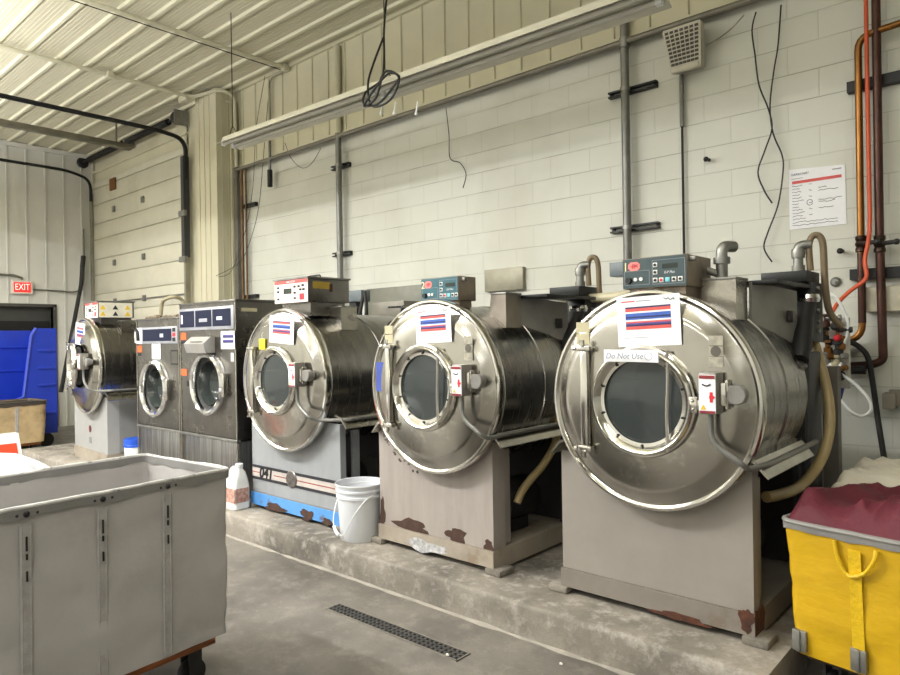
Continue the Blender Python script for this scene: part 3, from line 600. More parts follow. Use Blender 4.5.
# ------------------------------------------------------------------ front load washers
def frontload(loc, label, w, h, kind, ddx, dzc):
    t = empty('front_load_washer', loc, label, 'washing machine', 'two stainless front loading washers')
    hw = w/2; D = .95; hl = .5
    dr = .272
    b = MB().box(-hw, -hw+.01, .0, D, hl, h-.01).box(hw-.01, hw, 0, D, hl, h-.01).box(-hw+.01, hw-.01, D-.01, D, hl, h-.01).box(-hw+.01, hw-.01, 0, D, hl, hl+.01)
    cs = [(-hw, hl), (hw, hl), (hw, h-.01), (-hw, h-.01)]; per = []
    for a_, c_ in zip(cs, cs[1:]+cs[:1]):
        for k_ in range(20): per.append((a_[0]+(c_[0]-a_[0])*k_/20, a_[1]+(c_[1]-a_[1])*k_/20))
    angs = [math.atan2(z_-dzc, x_-ddx) for x_, z_ in per]
    b.loft([[(x_, 0, z_) for x_, z_ in per], [(ddx+(dr-.03)*math.cos(a_), 0, dzc+(dr-.03)*math.sin(a_)) for a_ in angs]], False, False)
    b.build('cabinet', cab_steel, t)
    MB().lathe([(dr-.03, .001), (dr-.04, .06), (dr+.05, .1), (dr+.05, .5), (.02, .5)], (ddx, 0, dzc), 'y', 40).build('wash_tub', M('dark_tub', (40, 42, 42), .4, .6), t)
    MB().box(-hw, hw, .008, D, 0, hl-.012, .006).build('kick_panel', low_steel, t)
    MB().box(-hw-.003, hw+.003, -.012, .03, hl-.02, hl+.004, .003).build('sill_strip', galv, t)
    MB().box(-hw-.004, hw+.004, -.006, D, h-.01, h+.012, .004).build('top_cover', cab_steel, t)
    for s in (-1, 1): MB().box(s*hw, s*(hw-.018), -.005, .0, .0, h-.01).build('edge_trim', steel, t)
    f = 0.
    z0, z1 = (h-.235, h-.04) if kind == 'w2' else (h-.235, h-.075)
    cp = MB().box(-hw+.012, hw-.02, -.012, 0, z0, z1, .003).build('control_fascia', M('fascia_grey', (172, 174, 182), .4, .3), t)
    if kind == 'w2':
        for a, c in ((-hw+.03, -hw+.29), (-hw+.315, -hw+.59), (-hw+.61, hw-.06)):
            MB().box(a, c, -.015, -.011, z0+.028, z1-.022).build('navy_panel', navy_panel, cp)
        MB().box(.2, .29, -.017, -.0145, z0+.08, z0+.11).build('display', M('pale_lcd', (190, 204, 210), .3), cp)
        MB().box(-hw+.055, -hw+.085, -.017, -.0145, z0+.06, z0+.14).build('panel_symbol', white_ink, cp)
        MB().box(-.1, .04, -.0165, -.0145, z0+.07, z0+.1).build('panel_print', ink_grey, cp)
    else:
        MB().box(-hw+.17, hw-.13, -.015, -.011, z0+.025, z1-.02).build('navy_panel', navy_panel, cp)
        MB().box(.09, .16, -.017, -.0145, z0+.06, z0+.095).build('display', M('pale_lcd', (190, 204, 210), .3), cp)
        for k_ in range(3): MB().box(hw-.11, hw-.055, -.015, -.011, z0+.02+k_*.045, z0+.055+k_*.045).build('coin_button', black if k_ != 1 else btn_red, cp)
        sc = MB().prism([(-hw+.0, z0+.01), (-hw+.15, z0), (-hw+.15, z1), (-hw+.0, z1-.01)], 'y', -.02, -.012).build('paper_scrap', paper, t)
        MB().tube([(-hw+.04, -.022, z1-.02), (-hw+.09, -.03, z1-.05), (-hw+.1, -.03, z0+.03)], .018, 8, 4).build('lever', black, t)
        tp = MB(); 
        for k_ in range(14): 
            x_ = -hw+.05+k_*(w-.1)/13; tp.ball((x_, .12+R.uniform(-.05, .08), h+.02), R.uniform(.025, .05), 8, (1.4, 1, .7))
        tp.build('cable_tangle', M('brown_dusty', (112, 98, 80), .8), t)
    dm = MB().lathe([(dr-.02, .01), (dr, 0), (dr+.006, -.02), (dr-.002, -.045), (dr-.02, -.058), (dr-.04, -.05), (dr-.048, -.03), (dr-.05, .0), (dr-.05, .03)], (ddx, 0, dzc), 'y', 64).build('door_ring', chrome, t)
    MB().lathe([(.0005, .12), (.1, .112), (.15, .08), (.172, .02), (dr-.09, -.01)], (ddx, 0, dzc), 'y', 40).build('door_bowl', clear_glass, dm)
    MB().lathe([(dr-.05, -.006), (dr-.075, .0), (dr-.088, .02), (dr-.09, .05)], (ddx, 0, dzc), 'y', 48).build('door_gasket', rubber, dm)
    MB().box(ddx+dr-.03, ddx+dr+.03, -.045, 0, dzc-.1, dzc+.1, .006).build('door_hinge', rim_steel, dm)
    MB().box(ddx-dr-.05, ddx-dr+.03, -.05, -.002, dzc-.03, dzc+.02, .006).build('door_handle', black, dm)
    MB().box(-hw+.02, -hw+.12, -.003, 0, z0-.085, z0-.02).build('orange_sticker', orange_sticker, t)
    MB().box(-hw+.03, -hw+.1, -.003, 0, z0-.12, z0-.085).build('dark_sticker', ink, t)
    if kind == 'w2':
        MB().box(-hw+.02, -hw+.12, -.003, 0, dzc+.06, dzc+.12).build('orange_sticker', orange_sticker, t)
        q = MB(); q.loft([[(x_, -.001, z0-.2), (x_, -.085, z0-.2), (x_, -.11, z0-.12), (x_, -.04, z0-.06), (x_, -.001, z0-.06)] for x_ in (-.2, .14)])
        so = q.build('soap_drawer', M('drawer_steel', (176, 174, 170), .45, .5, .08, 8), t)
        MB().box(-.1, .09, -.102, -.07, z0-.105, z0-.1, .002).build('drawer_grip', dark, so)
        MB().box(hw-.085, hw-.045, -.002, 0, z0-.27, z0-.2).build('small_label', white_ink, t)
        MB().box(hw, hw+.002, .05, .2, h-.09, h-.06).build('side_label', cream_sticker, t)
    else:
        MB().box(hw-.17, hw-.02, -.004, 0, z0-.2, z0-.06).build('coin_slot_plate', dark, t)
        MB().box(hw-.155, hw-.035, -.006, -.003, z0-.185, z0-.075).build('slot_cover', cab_steel, t)
    return t
w2 = frontload((-5.53, 3.0, PLZ), 'right front loading washer of the stainless pair, three navy panels and soap drawer', .965, 1.66, 'w2', .045, .955)
w1 = frontload((-6.475, 3.0, PLZ), 'left front loading washer of the stainless pair, single navy panel, lower top', .9, 1.545, 'w1', -.03, .875)
# water hose behind the pair
tag(MB().tube([at(160, 328, 3.75), at(162, 304, 3.75), at(166, 299, 3.75), at(174, 297, 3.8), at(182, 300, 3.9), at(184, 310, 3.9)], .022, 10, 6).build('fill_hose', M('tan_fill_hose', (170, 160, 130), .5)), 'tan fill hose arching up behind the stainless washer pair', 'hose')

# ------------------------------------------------------------------ taped papers
def sheet(name, cx, cz, w_, h_, y, label, kind, rot=0.):
    Mx = Matrix.Translation((cx, y, cz)) @ Matrix.Rotation(rot, 4, 'Y')
    o = MB().box(-w_/2, w_/2, -.002, 0, -h_/2, h_/2).build(name, paper); o.matrix_world = Mx
    tag(o, label, 'notice')
    q = random.Random(int(abs(cx)*100))
    if kind in ('wash', 'small'):
        ms = [navy_ink, red_ink, red_ink, white_ink, blue_ink, blue_ink, navy_ink, blue_ink, white_ink, red_ink, purple_ink, navy_ink, red_ink, red_ink] if kind == 'wash' else [purple_ink, navy_ink, white_ink, purple_ink, navy_ink]
        b = MB(); W2 = w_*.36; zt_, zb_ = h_*.3, -h_*.16
        n_ = len(ms)
        for i in range(n_):
            b.mi = i; za = zt_+(zb_-zt_)*i/n_; zb2 = zt_+(zb_-zt_)*(i+1)/n_
            b.prism([(-W2, zb2), (W2, zb2), (W2, za), (-W2, za)], 'y', -.0032, -.0019)
        b.build('printed_picture', ms, o)
        hl = MB().box(-w_*.42, -w_*.2, -.003, -.0019, h_*.4, h_*.425).build('red_heading', red_ink, o)
        MB().box(-w_*.18, w_*.05, -.003, -.0019, h_*.4, h_*.42).box(-w_*.4, w_*.0, -.003, -.0019, -h_*.33, -h_*.32).build('text_lines', ink_grey, o)
        MB().tube([(w_*.26, -.003, h_*.44), (w_*.3, -.003, h_*.4), (w_*.33, -.003, h_*.43), (w_*.36, -.003, h_*.385), (w_*.41, -.003, h_*.42), (w_*.42, -.003, h_*.38)], .0018, 5, 3).build('pen_scribble', M('green_ink', (70, 110, 90), .6), o)
    return o
fy = -.08
sheet('instruction_sheet', -1.3621, 1.5590, .3, .225, 2.940+fy, 'white printed sheet with colour bands on the nearest washer extractor', 'wash', math.radians(-2))
sheet('instruction_sheet', -2.6555, 1.5688, .275, .2, 2.910+fy, 'white printed sheet with colour bands on the second washer extractor from the right', 'wash', math.radians(-2))
sheet('instruction_sheet', -4.1651, 1.5738, .3, .2, 2.920+fy, 'white printed sheet with colour bands on the washer extractor numbered 041', 'wash', math.radians(4))
sheet('instruction_sheet', -7.9664, 1.5984, .26, .24, 2.920+fy, 'white sheet with a blue picture on the farthest washer extractor', 'wash', math.radians(6))
sheet('instruction_sheet', -5.165, 1.505, .235, .15, 2.997, 'small white sheet with a purple picture on the right front loading washer', 'small')
s = sheet('text_notice', -6.49, 1.415, .18, .165, 2.997, 'plain white text notice above the door of the left front loading washer', 'text')
b = MB()
for i in range(8): b.box(-.07, .06-.01*(i % 3), -.003, -.0019, .062-i*.017, .067-i*.017)
b.build('text_lines', ink_grey, s)
n1 = MB(); n1.loft([[(-1.552+.263*i/8, 2.8-.012*abs(i/4-1)+.01, 1.432-.002*i/8+(0 if k_ == 0 else -.055)) for i in range(9)] for k_ in range(2)], closed=False)
n1.loft([[(-1.552+.263*i/8, 2.802-.012*abs(i/4-1)+.01, 1.432-.002*i/8+(0 if k_ == 0 else -.055)) for i in range(9)] for k_ in range(2)], closed=False)
n1 = n1.build('paper_note', paper); tag(n1, 'long white handwritten note across the door of the nearest washer extractor', 'notice')
text('handwriting', 'Do Not Use', .036, (-1.446, 2.788, 1.402), M('pencil_grey', (140, 146, 164), .7), n1, shear=.2)
MB().tube([(-1.332+.018*math.cos(a*.7), 2.793, 1.402+.017*math.sin(a*.7)) for a in range(10)], .0012, 5).build('smiley', M('pencil_grey', (140, 146, 164)), n1)
yt = MB().box(-4.455, -4.375, 2.835, 2.839, 1.43, 1.51, .001).build('yellow_tag', yellow_tag_m); tag(yt, 'yellow card hanging above the door hinge of washer 041', 'tag')
MB().tube([(-4.415, 2.837, 1.51), (-4.42, 2.839, 1.545), (-4.405, 2.841, 1.56)], .002, 5).build('tag_wire', M('white_wire', (220, 220, 214)), yt)
# wall chart
ch = empty('wall_chart', (0, WY-.004, 0), 'white wall chart with red heading bar and handwriting on the block wall', 'poster')
cx0, cx1 = -1.383, -1.037
MB().prism([(cx0, 2.215), (cx1+.005, 2.215), (cx1, 2.612), (cx0-.002, 2.636)], 'y', -.002, 0).build('chart_sheet', paper, ch)
cz = 2.62
MB().box(cx0+.02, cx1-.02, -.004, -.0015, 2.53, 2.55).build('red_bar', red_ink, ch)
text('chart_title', 'FORMULA CHART', .02, (cx0+.015, -.003, 2.595), navy_ink, ch, width=.11, align='LEFT')
MB().box(cx0+.015, cx0+.09, -.0035, -.0015, 2.564, 2.568).box(cx1-.075, cx1-.02, -.0035, -.0015, 2.588, 2.596).build('printed_text', ink_grey, ch)
b = MB(); q = random.Random(12)
for i in range(12):
    z_ = 2.515-i*.021; L_ = q.uniform(.04, .09)
    b.tube([(cx0+.02+L_*k_/6, -.003, z_+q.uniform(-.004, .004)) for k_ in range(7)], .0016, 4)
    if i % 2 == 0: b.tube([(cx0+.125+.02*k_/3, -.003, z_+q.uniform(-.004, .004)) for k_ in range(4)], .0016, 4)
for z_, L_ in ((2.485, .05), (2.462, .12), (2.4, .14), (2.385, .1), (2.345, .09)):
    b.tube([(cx0+.185+L_*k_/9, -.003, z_+q.uniform(-.005, .005)) for k_ in range(10)], .0017, 4)
for z_ in (2.262, 2.24): b.tube([(cx0+.02+.28*k_/22, -.003, z_+q.uniform(-.005, .005)) for k_ in range(23)], .0016, 4)
b.tube([(cx0+.13+.018*math.cos(a), -.003, 2.39+.02*math.sin(a)) for a in [i*.6 for i in range(11)]], .0016, 4)
b.build('handwriting', ink, ch)

# ------------------------------------------------------------------ pipes, conduits and wall fittings
def thing_mesh(b, name, m, label, cat, group=None): return tag(b.build(name, m), label, cat, group)
PG = 'grey wall conduits'
thing_mesh(MB().cyl((-8.45, WY-.085, 3.865), (2.5, WY-.085, 3.875), .026, 12), 'wall_pipe', M('dull_grey_pipe', (128, 124, 113), .4, .3), 'long horizontal pipe along the bottom edge of the metal cladding', 'pipe')
thing_mesh(MB().cyl((-8.45, WY-.05, 3.9), (2.5, WY-.05, 3.9), .011, 8), 'wall_pipe', M('gap_shade_line', (58, 55, 50), .5), 'thin dark rod shaped as the shaded gap above the long grey horizontal pipe', 'pipe')  # dark rod stands in for the shaded gap above the pipe
def strut(label, x0, x1, z, y=WY): thing_mesh(MB().box(x0, x1, y-.05, y, z-.025, z-.012).box(x0, x1, y-.05, y, z+.012, z+.025).box(x0, x1, y-.008, y, z-.025, z-.016).box(x0, x0+.03, y-.012, y, z-.025, z+.025).box(x1-.03, x1, y-.012, y, z-.025, z+.025), 'strut_channel', black, label, 'wall bracket', 'black strut rails on the block wall')
def clamp(parent, x, z, r, y): MB().lathe([(r+.008, -.015), (r+.008, .015)], (x, y, z), 'z', 16).build('pipe_clamp', galv, parent)
e = thing_mesh(MB().cyl((-2.58, WY-.085, 1.9), (-2.58, WY-.085, 4.3), .034, 14), 'conduit', conduit_grey, 'thick vertical grey conduit on the block wall above the nearest washer', 'pipe', PG)
for z, lab in ((3.486, 'upper'), (2.366, 'lower')): strut(lab+' black strut rail behind the thick conduit above the nearest washer', -2.755, -2.335, z); clamp(e, -2.58, z, .034, WY-.085)
MB().lathe([(.042, -.04), (.042, .04)], (-2.58, WY-.085, 3.86), 'z', 16, True, True).build('conduit_coupling', galv, e)
e = thing_mesh(MB().cyl((-6.228, WY-.085, 1.9), (-6.228, WY-.085, 3.9), .036, 14), 'conduit', conduit_grey, 'vertical grey conduit with cream upper end above washer 041', 'pipe', PG)
MB().cyl((-6.228, WY-.085, 3.9), (-6.228, WY-.085, 4.92), .042, 14).build('upper_conduit', cream_metal, e)
for z, lab in ((3.53, 'upper'), (2.5, 'lower')): strut(lab+' black strut rail behind the conduit above washer 041', -6.42, -6.1, z); clamp(e, -6.228, z, .036, WY-.085)
e = thing_mesh(MB().tube(fillet([(-9.0, 2.0, CZ-.075), (-9.0, 4.72, CZ-.075), (-8.46, 4.85, CZ-.075), (-8.42, 5.03, CZ-.12), (-8.42, 5.05, 3.9)], .1), .024, 10), 'ceiling_conduit', cream_metal, 'cream conduit pair under the ceiling ending at the column', 'pipe')
MB().cyl((-9.09, 2.0, CZ-.055), (-9.09, 4.6, CZ-.055), .016, 8).build('small_conduit', cream_metal, e)
MB().tube(fillet([(-8.5, 4.95, CZ-.2), (-8.47, 5.08, CZ-.2), (-8.47, 5.08, 3.9)], .08), .02, 8).build('second_drop', cream_metal, e)
MB().box(-9.2, -8.98, 4.62, 4.74, CZ-.13, CZ-.045, .005).build('junction_box', cream_metal, e)
MB().box(-9.05, -8.93, 3.56, 3.64, CZ-.12, CZ-.045, .005).build('junction_box', cream_metal, e)
e = thing_mesh(MB().cyl((-7.23, -1, CZ-.06), (-7.23, 5.08, CZ-.06), .024, 10), 'ceiling_conduit', cream_metal, 'cream conduit crossing the ceiling to the cladding above the lamp', 'pipe')
MB().cyl((-7.27, 2.0, CZ-.085), (-7.27, 5.0, CZ-.085), .006, 6).build('black_cable', black, e)
MB().box(-7.27, -7.19, 5.0, 5.09, CZ-.1, CZ-.02, .008).build('elbow_box', cream_metal, e)
e = thing_mesh(MB().tube(fillet([(-7.2, 5.07, CZ-.07), (-7.58, 5.07, CZ-.075), (-7.63, 5.07, CZ-.13), (-7.63, 5.07, 4.02)], .04), .018, 8), 'conduit', M('grey_cream_conduit', (170, 166, 146), .4), 'thin conduit drop with black plug ends left of the lamp fixture', 'pipe')
MB().lathe([(.03, -.05), (.04, -.02), (.04, .02), (.02, .05)], (-7.63, 5.06, 4.25), 'z', 12, True, True).build('cord_grip', black, e)
MB().cyl((-7.63, 5.06, 4.1), (-7.63, 5.06, 3.55), .02, 8).build('lower_drop', conduit_grey, e)
MB().cyl((-7.63, 5.06, 3.72), (-7.63, 5.06, 3.5), .035, 10).build('black_sleeve', black, e)
# thin white trim edge and pipes in the corner of the column
e = thing_mesh(MB().cyl((-8.33, 5.07, 1.6), (-8.33, 5.07, 3.86), .022, 10).cyl((-8.26, 5.09, 1.6), (-8.26, 5.09, 3.86), .014, 8), 'corner_pipe', M('brown_corner_pipe', (126, 96, 62), .5, .3, .3, 5), 'brown pipe pair in the corner beside the column', 'pipe')
for z, lab in ((3.35, 'upper'), (2.1, 'lower')): thing_mesh(MB().box(-8.38, -8.06, 5.1, 5.15, z-.025, z+.025), 'strut_channel', black, lab+' short black strut rail beside the column', 'wall bracket', 'black strut rails on the block wall')
thing_mesh(MB().box(-8.52, -8.42, WY-.1, WY, 1.6, 3.9, .004), 'cable_trunking', M('mid_grey_trunk', (108, 104, 96), .5), 'grey vertical trunking against the column side', 'trunking')  # trunking in a plain mid grey
# cables
def cable(pts, r, label, mat=None, name='hanging_cable', group=None, sm=5): return thing_mesh(MB().tube(pts, r, 6, sm), name, mat or black, label, 'cable', group)
cable([at(756, 12, 5.1), at(752, 30, 5.1), at(755, 55, 5.09), at(759, 85, 5.09), at(768, 108, 5.08), at(772, 128, 5.08), at(765, 150, 5.1), at(758, 172, 5.1), at(764, 190, 5.1), at(772, 203, 5.09)], .0055, 'black loose cable ending left of the wall chart')
cable([at(781, 5, 5.12), at(778, 45, 5.1), at(774, 70, 5.1), at(770, 105, 5.105), at(773, 133, 5.1), at(782, 155, 5.1), at(783, 172, 5.1), at(778, 205, 5.1), at(768, 232, 5.1), at(764, 248, 5.1), at(772, 262, 5.1)], .0055, 'black loose cable hanging lower, crossing its neighbour beside the wall chart')
cable([at(446, 108, 5.06), at(449, 135, 5.1), at(450, 158, 5.12), at(460, 163, 5.12), at(466, 174, 5.11), at(463, 188, 5.1)], .0045, 'short curled wire hanging from the pipe in the middle of the block wall')
cable([at(265, 76, 5.05), at(256, 130, 5.04), at(253, 185, 5.04), at(246, 228, 5.04), at(232, 270, 4.9), at(218, 277, 4.75)], .0035, 'thin wire sagging from the cladding to the column, left of its twin')
cable([at(270, 76, 5.06), at(264, 150, 5.06), at(259, 205, 5.06), at(251, 238, 5.06), at(240, 262, 5.0), at(216, 276, 4.74)], .0035, 'thin wire sagging from the cladding to the column, right of its twin')
cable([at(285, 143, 5.06), at(291, 158, 5.08), at(302, 168, 5.08), at(312, 163, 5.08), at(321, 148, 5.06)], .0035, 'short wire loop below the cladding at the left of the lamp fixture')
e = thing_mesh(MB().cyl((-2.135, WY-.03, 1.75), (-2.135, WY-.03, 3.5), .01, 8), 'speaker_cable', black, 'straight black cable running down the wall from the horn speaker', 'cable')
MB().cyl((-2.135, WY-.03, 3.1), (-2.135, WY-.03, 3.52), .018, 8).build('grey_sleeve', conduit_grey, e)
cable([at(744, 15, 5.08), at(730, 30, 5.1), at(713, 42, 5.1), at(706, 46, 5.1)], .006, 'thin wire from the pipe to the right of the horn speaker', M('pale_wire', (150, 148, 134)))
# vented horn speaker
sp = empty('wall_speaker', (-2.05, WY-.14, 3.645), 'cream grille speaker box tilted down under the metal cladding', 'speaker')
T_ = Matrix.Rotation(math.radians(14), 4, 'X')
b = MB(); b.loft([[T_ @ Vector(p) for p in ((-w_, -.05, z_), (w_, -.05, z_), (w_*.9, .06, z_), (-w_*.9, .06, z_))] for w_, z_ in ((.105, -.165), (.115, -.16), (.145, .15), (.14, .16))]); b.build('speaker_case', M('cream_speaker', (200, 196, 180), .5), sp)
b = MB()
for i in range(9):
    z_ = -.1+i*.029
    for j in range(7):
        x_ = (-.115+j*.038)*(.8+.2*(z_+.1)/.23)
        b.box(x_-.013, x_+.013, -.054, -.048, z_-.009, z_+.009, 0, T_)
b.build('speaker_grille', M('grille_slots', (70, 66, 58), .6), sp)
MB().box(-.105, .105, -.062, -.05, -.16, -.118, .004, T_).build('lower_lip', M('cream_speaker', (200, 196, 180), .5), sp)
MB().box(-.03, .03, .04, .139, -.02, .02).build('wall_bracket', galv, sp)
# wall studs and spots
for px_, py_, lab in ((709, 160, 'small black stud sticking out of the wall right of the black speaker cable'), (842, 178+73, 'small round stud in the wall right of the vent hose')):
    p = at(px_, py_, WY)
    thing_mesh(MB().cyl((p.x, WY, p.z), (p.x, WY-.06, p.z-.005), .014, 8).ball((p.x, WY-.06, p.z-.005), .02, 8), 'wall_stud', dark, lab, 'stud')
p = at(836, 285-3, WY)
thing_mesh(MB().lathe([(.02, 0), (.035, -.01), (.02, -.03)], (p.x, WY, p.z), 'y', 14, True, True).cyl((p.x, WY-.03, p.z), (p.x, WY-.05, p.z), .01, 8), 'pipe_flange', galv, 'small round flange on the wall left of the copper valve', 'flange')
# copper and brown pipes on the right
PY = WY-.1
xc, xb = -.933, -.83
e = thing_mesh(MB().tube(fillet([(xc+.6, PY, 3.44), (xc, PY, 3.4), (xc, PY, 1.83), (xc, PY, 1.45), (xc-.2, PY, 1.42)], .09), .022, 14), 'copper_pipe', copper, 'bright copper pipe with bent top, left of the brown pipe', 'pipe')
MB().cyl((xc, PY, 2.0), (xc, PY, 1.55), .0235, 14).build('dark_lower_pipe', brown_pipe, e)
def valve(parent, x, z):
    v = MB().lathe([(.025, -.055), (.034, -.05), (.034, -.03), (.028, -.02), (.036, 0), (.028, .02), (.034, .03), (.034, .05), (.025, .055)], (x, PY, z), 'z', 16, True, True).build('ball_valve', M('dark_bronze', (66, 50, 42), .4, .7), parent)
    MB().cyl((x+.02, PY-.03, z), (x+.1, PY-.06, z), .014, 8).ball((x+.1, PY-.06, z), .02, 8).build('valve_stem', dark, v)
valve(e, xc, 2.06)
e2 = thing_mesh(MB().tube(fillet([(xb, PY, 4.98), (xb, PY, 2.1), (xb+.01, PY, 1.31), (xb-.05, PY, 1.28), (xb-.3, PY, 1.26)], .05), .026, 14), 'brown_pipe', brown_pipe, 'dark brown vertical pipe at the right, beside the orange hose', 'pipe')
valve(e2, xb, 2.05)
MB().cyl((xb+.13, PY-.03, 2.0), (xb+.13, PY-.03, 1.82), .008, 8).build('red_valve_lever', M('lever_red', (140, 40, 40), .5), e2)
for z, lab in ((3.105, 'upper'), (1.87, 'lower')):
    thing_mesh(MB().box(-1.01, -.45, WY-.055, WY-.043, z-.035, z+.035).box(-1.01, -.45, WY-.05, WY, z-.035, z-.025).box(-1.01, -.45, WY-.05, WY, z+.025, z+.035), 'strut_channel', black, lab+' black strut rail behind the copper and brown pipes', 'wall bracket', 'black strut rails on the block wall')
thing_mesh(MB().tube([(xb-.055, PY-.03, 4.9), (xb-.05, PY-.03, 3.5), (xb-.048, PY-.03, 2.6), (xb-.045, PY-.05, 2.15), (xb-.07, PY-.07, 1.95), at(866, 278, PY-.09), at(850, 291, PY-.1), at(838, 303, PY-.14), at(830, 316, PY-.18)], .013, 10, 6), 'orange_hose', orange_hose, 'orange air hose hanging between the copper and brown pipes', 'hose')
# electrical tube below, chemical pump cluster, hoses
thing_mesh(MB().tube([at(866, 370, PY-.06), at(842, 370, PY-.06), at(830, 371, PY-.1)], .028, 10), 'black_pipe_run', rubber, 'black insulated pipe end below the copper pipe', 'pipe')
thing_mesh(MB().tube([at(845, 340, 5.0), at(858, 346, 5.0), at(868, 358, 5.0), at(873, 385, 5.0), at(878, 420, 4.98), at(886, 470, 4.9), at(888, 480, 4.88)], .017, 10, 6), 'drain_hose', rubber, 'black hose dropping down the wall under the brown pipe', 'hose')
thing_mesh(MB().box(-.93, -.6, WY-.08, WY, 1.62, 1.78, .008), 'outlet_box', M('cream_box', (196, 190, 170), .5), 'cream electrical box between the copper and brown pipes', 'electrical box')
thing_mesh(MB().box(-.8, -.3, WY-.06, WY, 1.02, 1.12, .006).box(-.83, -.76, WY-.1, WY, 1.0, 1.1, .004), 'wall_trunking', M('grey_cream_trunk', (140, 134, 122), .5), 'greyish trunking low on the wall behind the white tube', 'trunking')
cl = empty('valve_manifold', at(832, 350, 4.75), 'cluster of small valves and fittings right of the nearest washer', 'valve')
cz_, cx_ = cl.location.z, cl.location.x
def C(px_, py_, y=4.7): return at(px_, py_, y)-cl.location
q = random.Random(5)
MB().box(-.09, .09, .02, .06, -.24, .2, .004).build('back_plate', M('plate_white', (206, 204, 196), .5), cl)
MB().box(-.09, .09, .06, .39, -.02, .0).build('wall_bracket', galv, cl)
for px_, py_, mm, r_ in ((826, 322, brown_pipe, .024), (836, 326, dark, .028), (824, 336, black, .03), (838, 338, btn_red, .02), (828, 348, copper, .026), (838, 350, dark, .03), (826, 360, galv, .026), (836, 363, cream_sticker, .03), (828, 372, brown_pipe, .024), (838, 376, dark, .03), (830, 384, black, .028), (842, 344, copper, .02), (832, 318, galv, .018), (843, 330, dark, .016), (832, 342, black, .022), (844, 356, galv, .018), (832, 356, copper, .02), (833, 366, btn_white, .022), (844, 368, copper, .016), (825, 378, dark, .02), (820, 354, M('valve_orange', (206, 92, 44), .5), .016)):
    p = C(px_, py_)
    MB().lathe([(r_*.5, -.04), (r_, -.03), (r_, .0), (r_*.6, .008), (r_*.6, .03), (r_*1.1, .035), (r_*1.1, .05)], tuple(p), q.choice('xyz'), 12, True, True).build('valve_body', mm, cl)
MB().tube([C(826, 318), C(827, 350), C(833, 390)], .012, 8).tube([C(838, 322), C(837, 350), C(834, 386)], .01, 8).build('riser_tube', copper, cl)
thing_mesh(MB().tube([C(815, 287)+cl.location, C(822, 290)+cl.location, C(836, 298)+cl.location, C(846, 316)+cl.location, C(848, 330)+cl.location, C(842, 350)+cl.location], .009, 8, 6), 'white_tube', white_plastic, 'thin white tube arching above the valve cluster', 'tube')
thing_mesh(MB().tube([C(838, 372)+cl.location, C(855, 384)+cl.location, C(868, 398)+cl.location, C(871, 410)+cl.location, C(862, 416)+cl.location, C(850, 411)+cl.location, C(838, 396)+cl.location], .009, 8, 6), 'white_tube', white_plastic, 'thin white tube looping below the valve cluster', 'tube')
thing_mesh(MB().tube([C(842, 388)+cl.location, C(838, 405)+cl.location, C(834, 418)+cl.location], .014, 8), 'blue_tube', M('dark_blue_tube', (30, 44, 110), .4), 'short dark blue tube under the valve cluster', 'tube')
thing_mesh(MB().tube([at(807, 318, 4.15), at(811, 332, 4.14), at(818, 355, 4.1), at(826, 385, 4.04), at(830, 415, 3.98), at(827, 443, 3.9), at(817, 467, 3.8), at(799, 487, 3.64), at(778, 495, 3.42), at(766, 497, 3.33)], .026, 14, 6), 'drain_hose', tan_hose, 'thick tan hose curving down the right side of the nearest washer', 'hose')
thing_mesh(MB().cyl((-1.02, 4.22, PLZ), (-1.02, 4.22, 1.4), .03, 12).lathe([(.045, -.06), (.045, .06)], (-1.02, 4.22, 1.1), 'z', 14, True, True).box(-1.0, -.92, 4.3, 4.38, PLZ, 1.3), 'supply_riser', M('grey_riser', (112, 108, 102), .5, .3), 'grey riser pipe and post behind the nearest washer', 'pipe')
thing_mesh(MB().tube([(-2.26, 3.9, 1.25), at(561, 395, 3.62), at(559, 425, 3.58), at(554, 446, 3.52), at(543, 465, 3.42), at(531, 479, 3.32), at(522, 491, 3.26), at(517, 503, 3.22)], .024, 12, 6), 'drain_hose', tan_hose, 'tan hose curving into the side of the second washer extractor', 'hose')
thing_mesh(MB().cyl((-2.55, 4.0, 1.745), (-1.75, 4.0, 1.745), .03, 12).cyl((-2.1, 4.0, 1.745), (-2.0, 4.0, 1.745), .036, 12).cyl((-2.05, 4.0, 1.745), (-2.05, 4.0, PLZ), .02, 8), 'supply_pipe', M('cream_pvc', (206, 198, 168), .4), 'cream horizontal supply pipe between the two nearest washers', 'pipe')
# cover plate, cabinets on the wall
thing_mesh(MB().box(-4.1, -3.65, WY-.05, WY, 1.93, 2.14, .004), 'cover_plate', M('tan_plate', (158, 154, 137), .45, .2), 'tan metal cover plate on the block wall behind the second washer', 'cover plate')
e = thing_mesh(MB().box(-5.536, -4.642, WY-.3, WY-.02, 1.2, 2.03, .006), 'electrical_cabinet', M('olive_grey_cabinet', (118, 118, 106), .45, .1), 'large olive grey cabinet on the wall between washer 041 and its right neighbour', 'cabinet')
MB().box(-5.516, -5.506, WY-.305, WY-.3, 1.25, 1.98).build('door_edge', dark, e)
e = thing_mesh(MB().box(-4.715, -4.292, 4.2, 4.45, 1.62, 1.83, .006), 'drive_box', M('taupe_box', (126, 122, 112), .45, .2), 'vented taupe drive box behind the second washer extractor', 'electrical box')
for i in range(5): MB().box(-4.492+i*.035, -4.470+i*.035, 4.192, 4.2, 1.77, 1.785).build('vent_slot', black, e)
MB().box(-4.615, -4.515, 4.3, 4.4, PLZ, 1.62).build('box_stand', dark, e)
q = random.Random(8); b = MB()
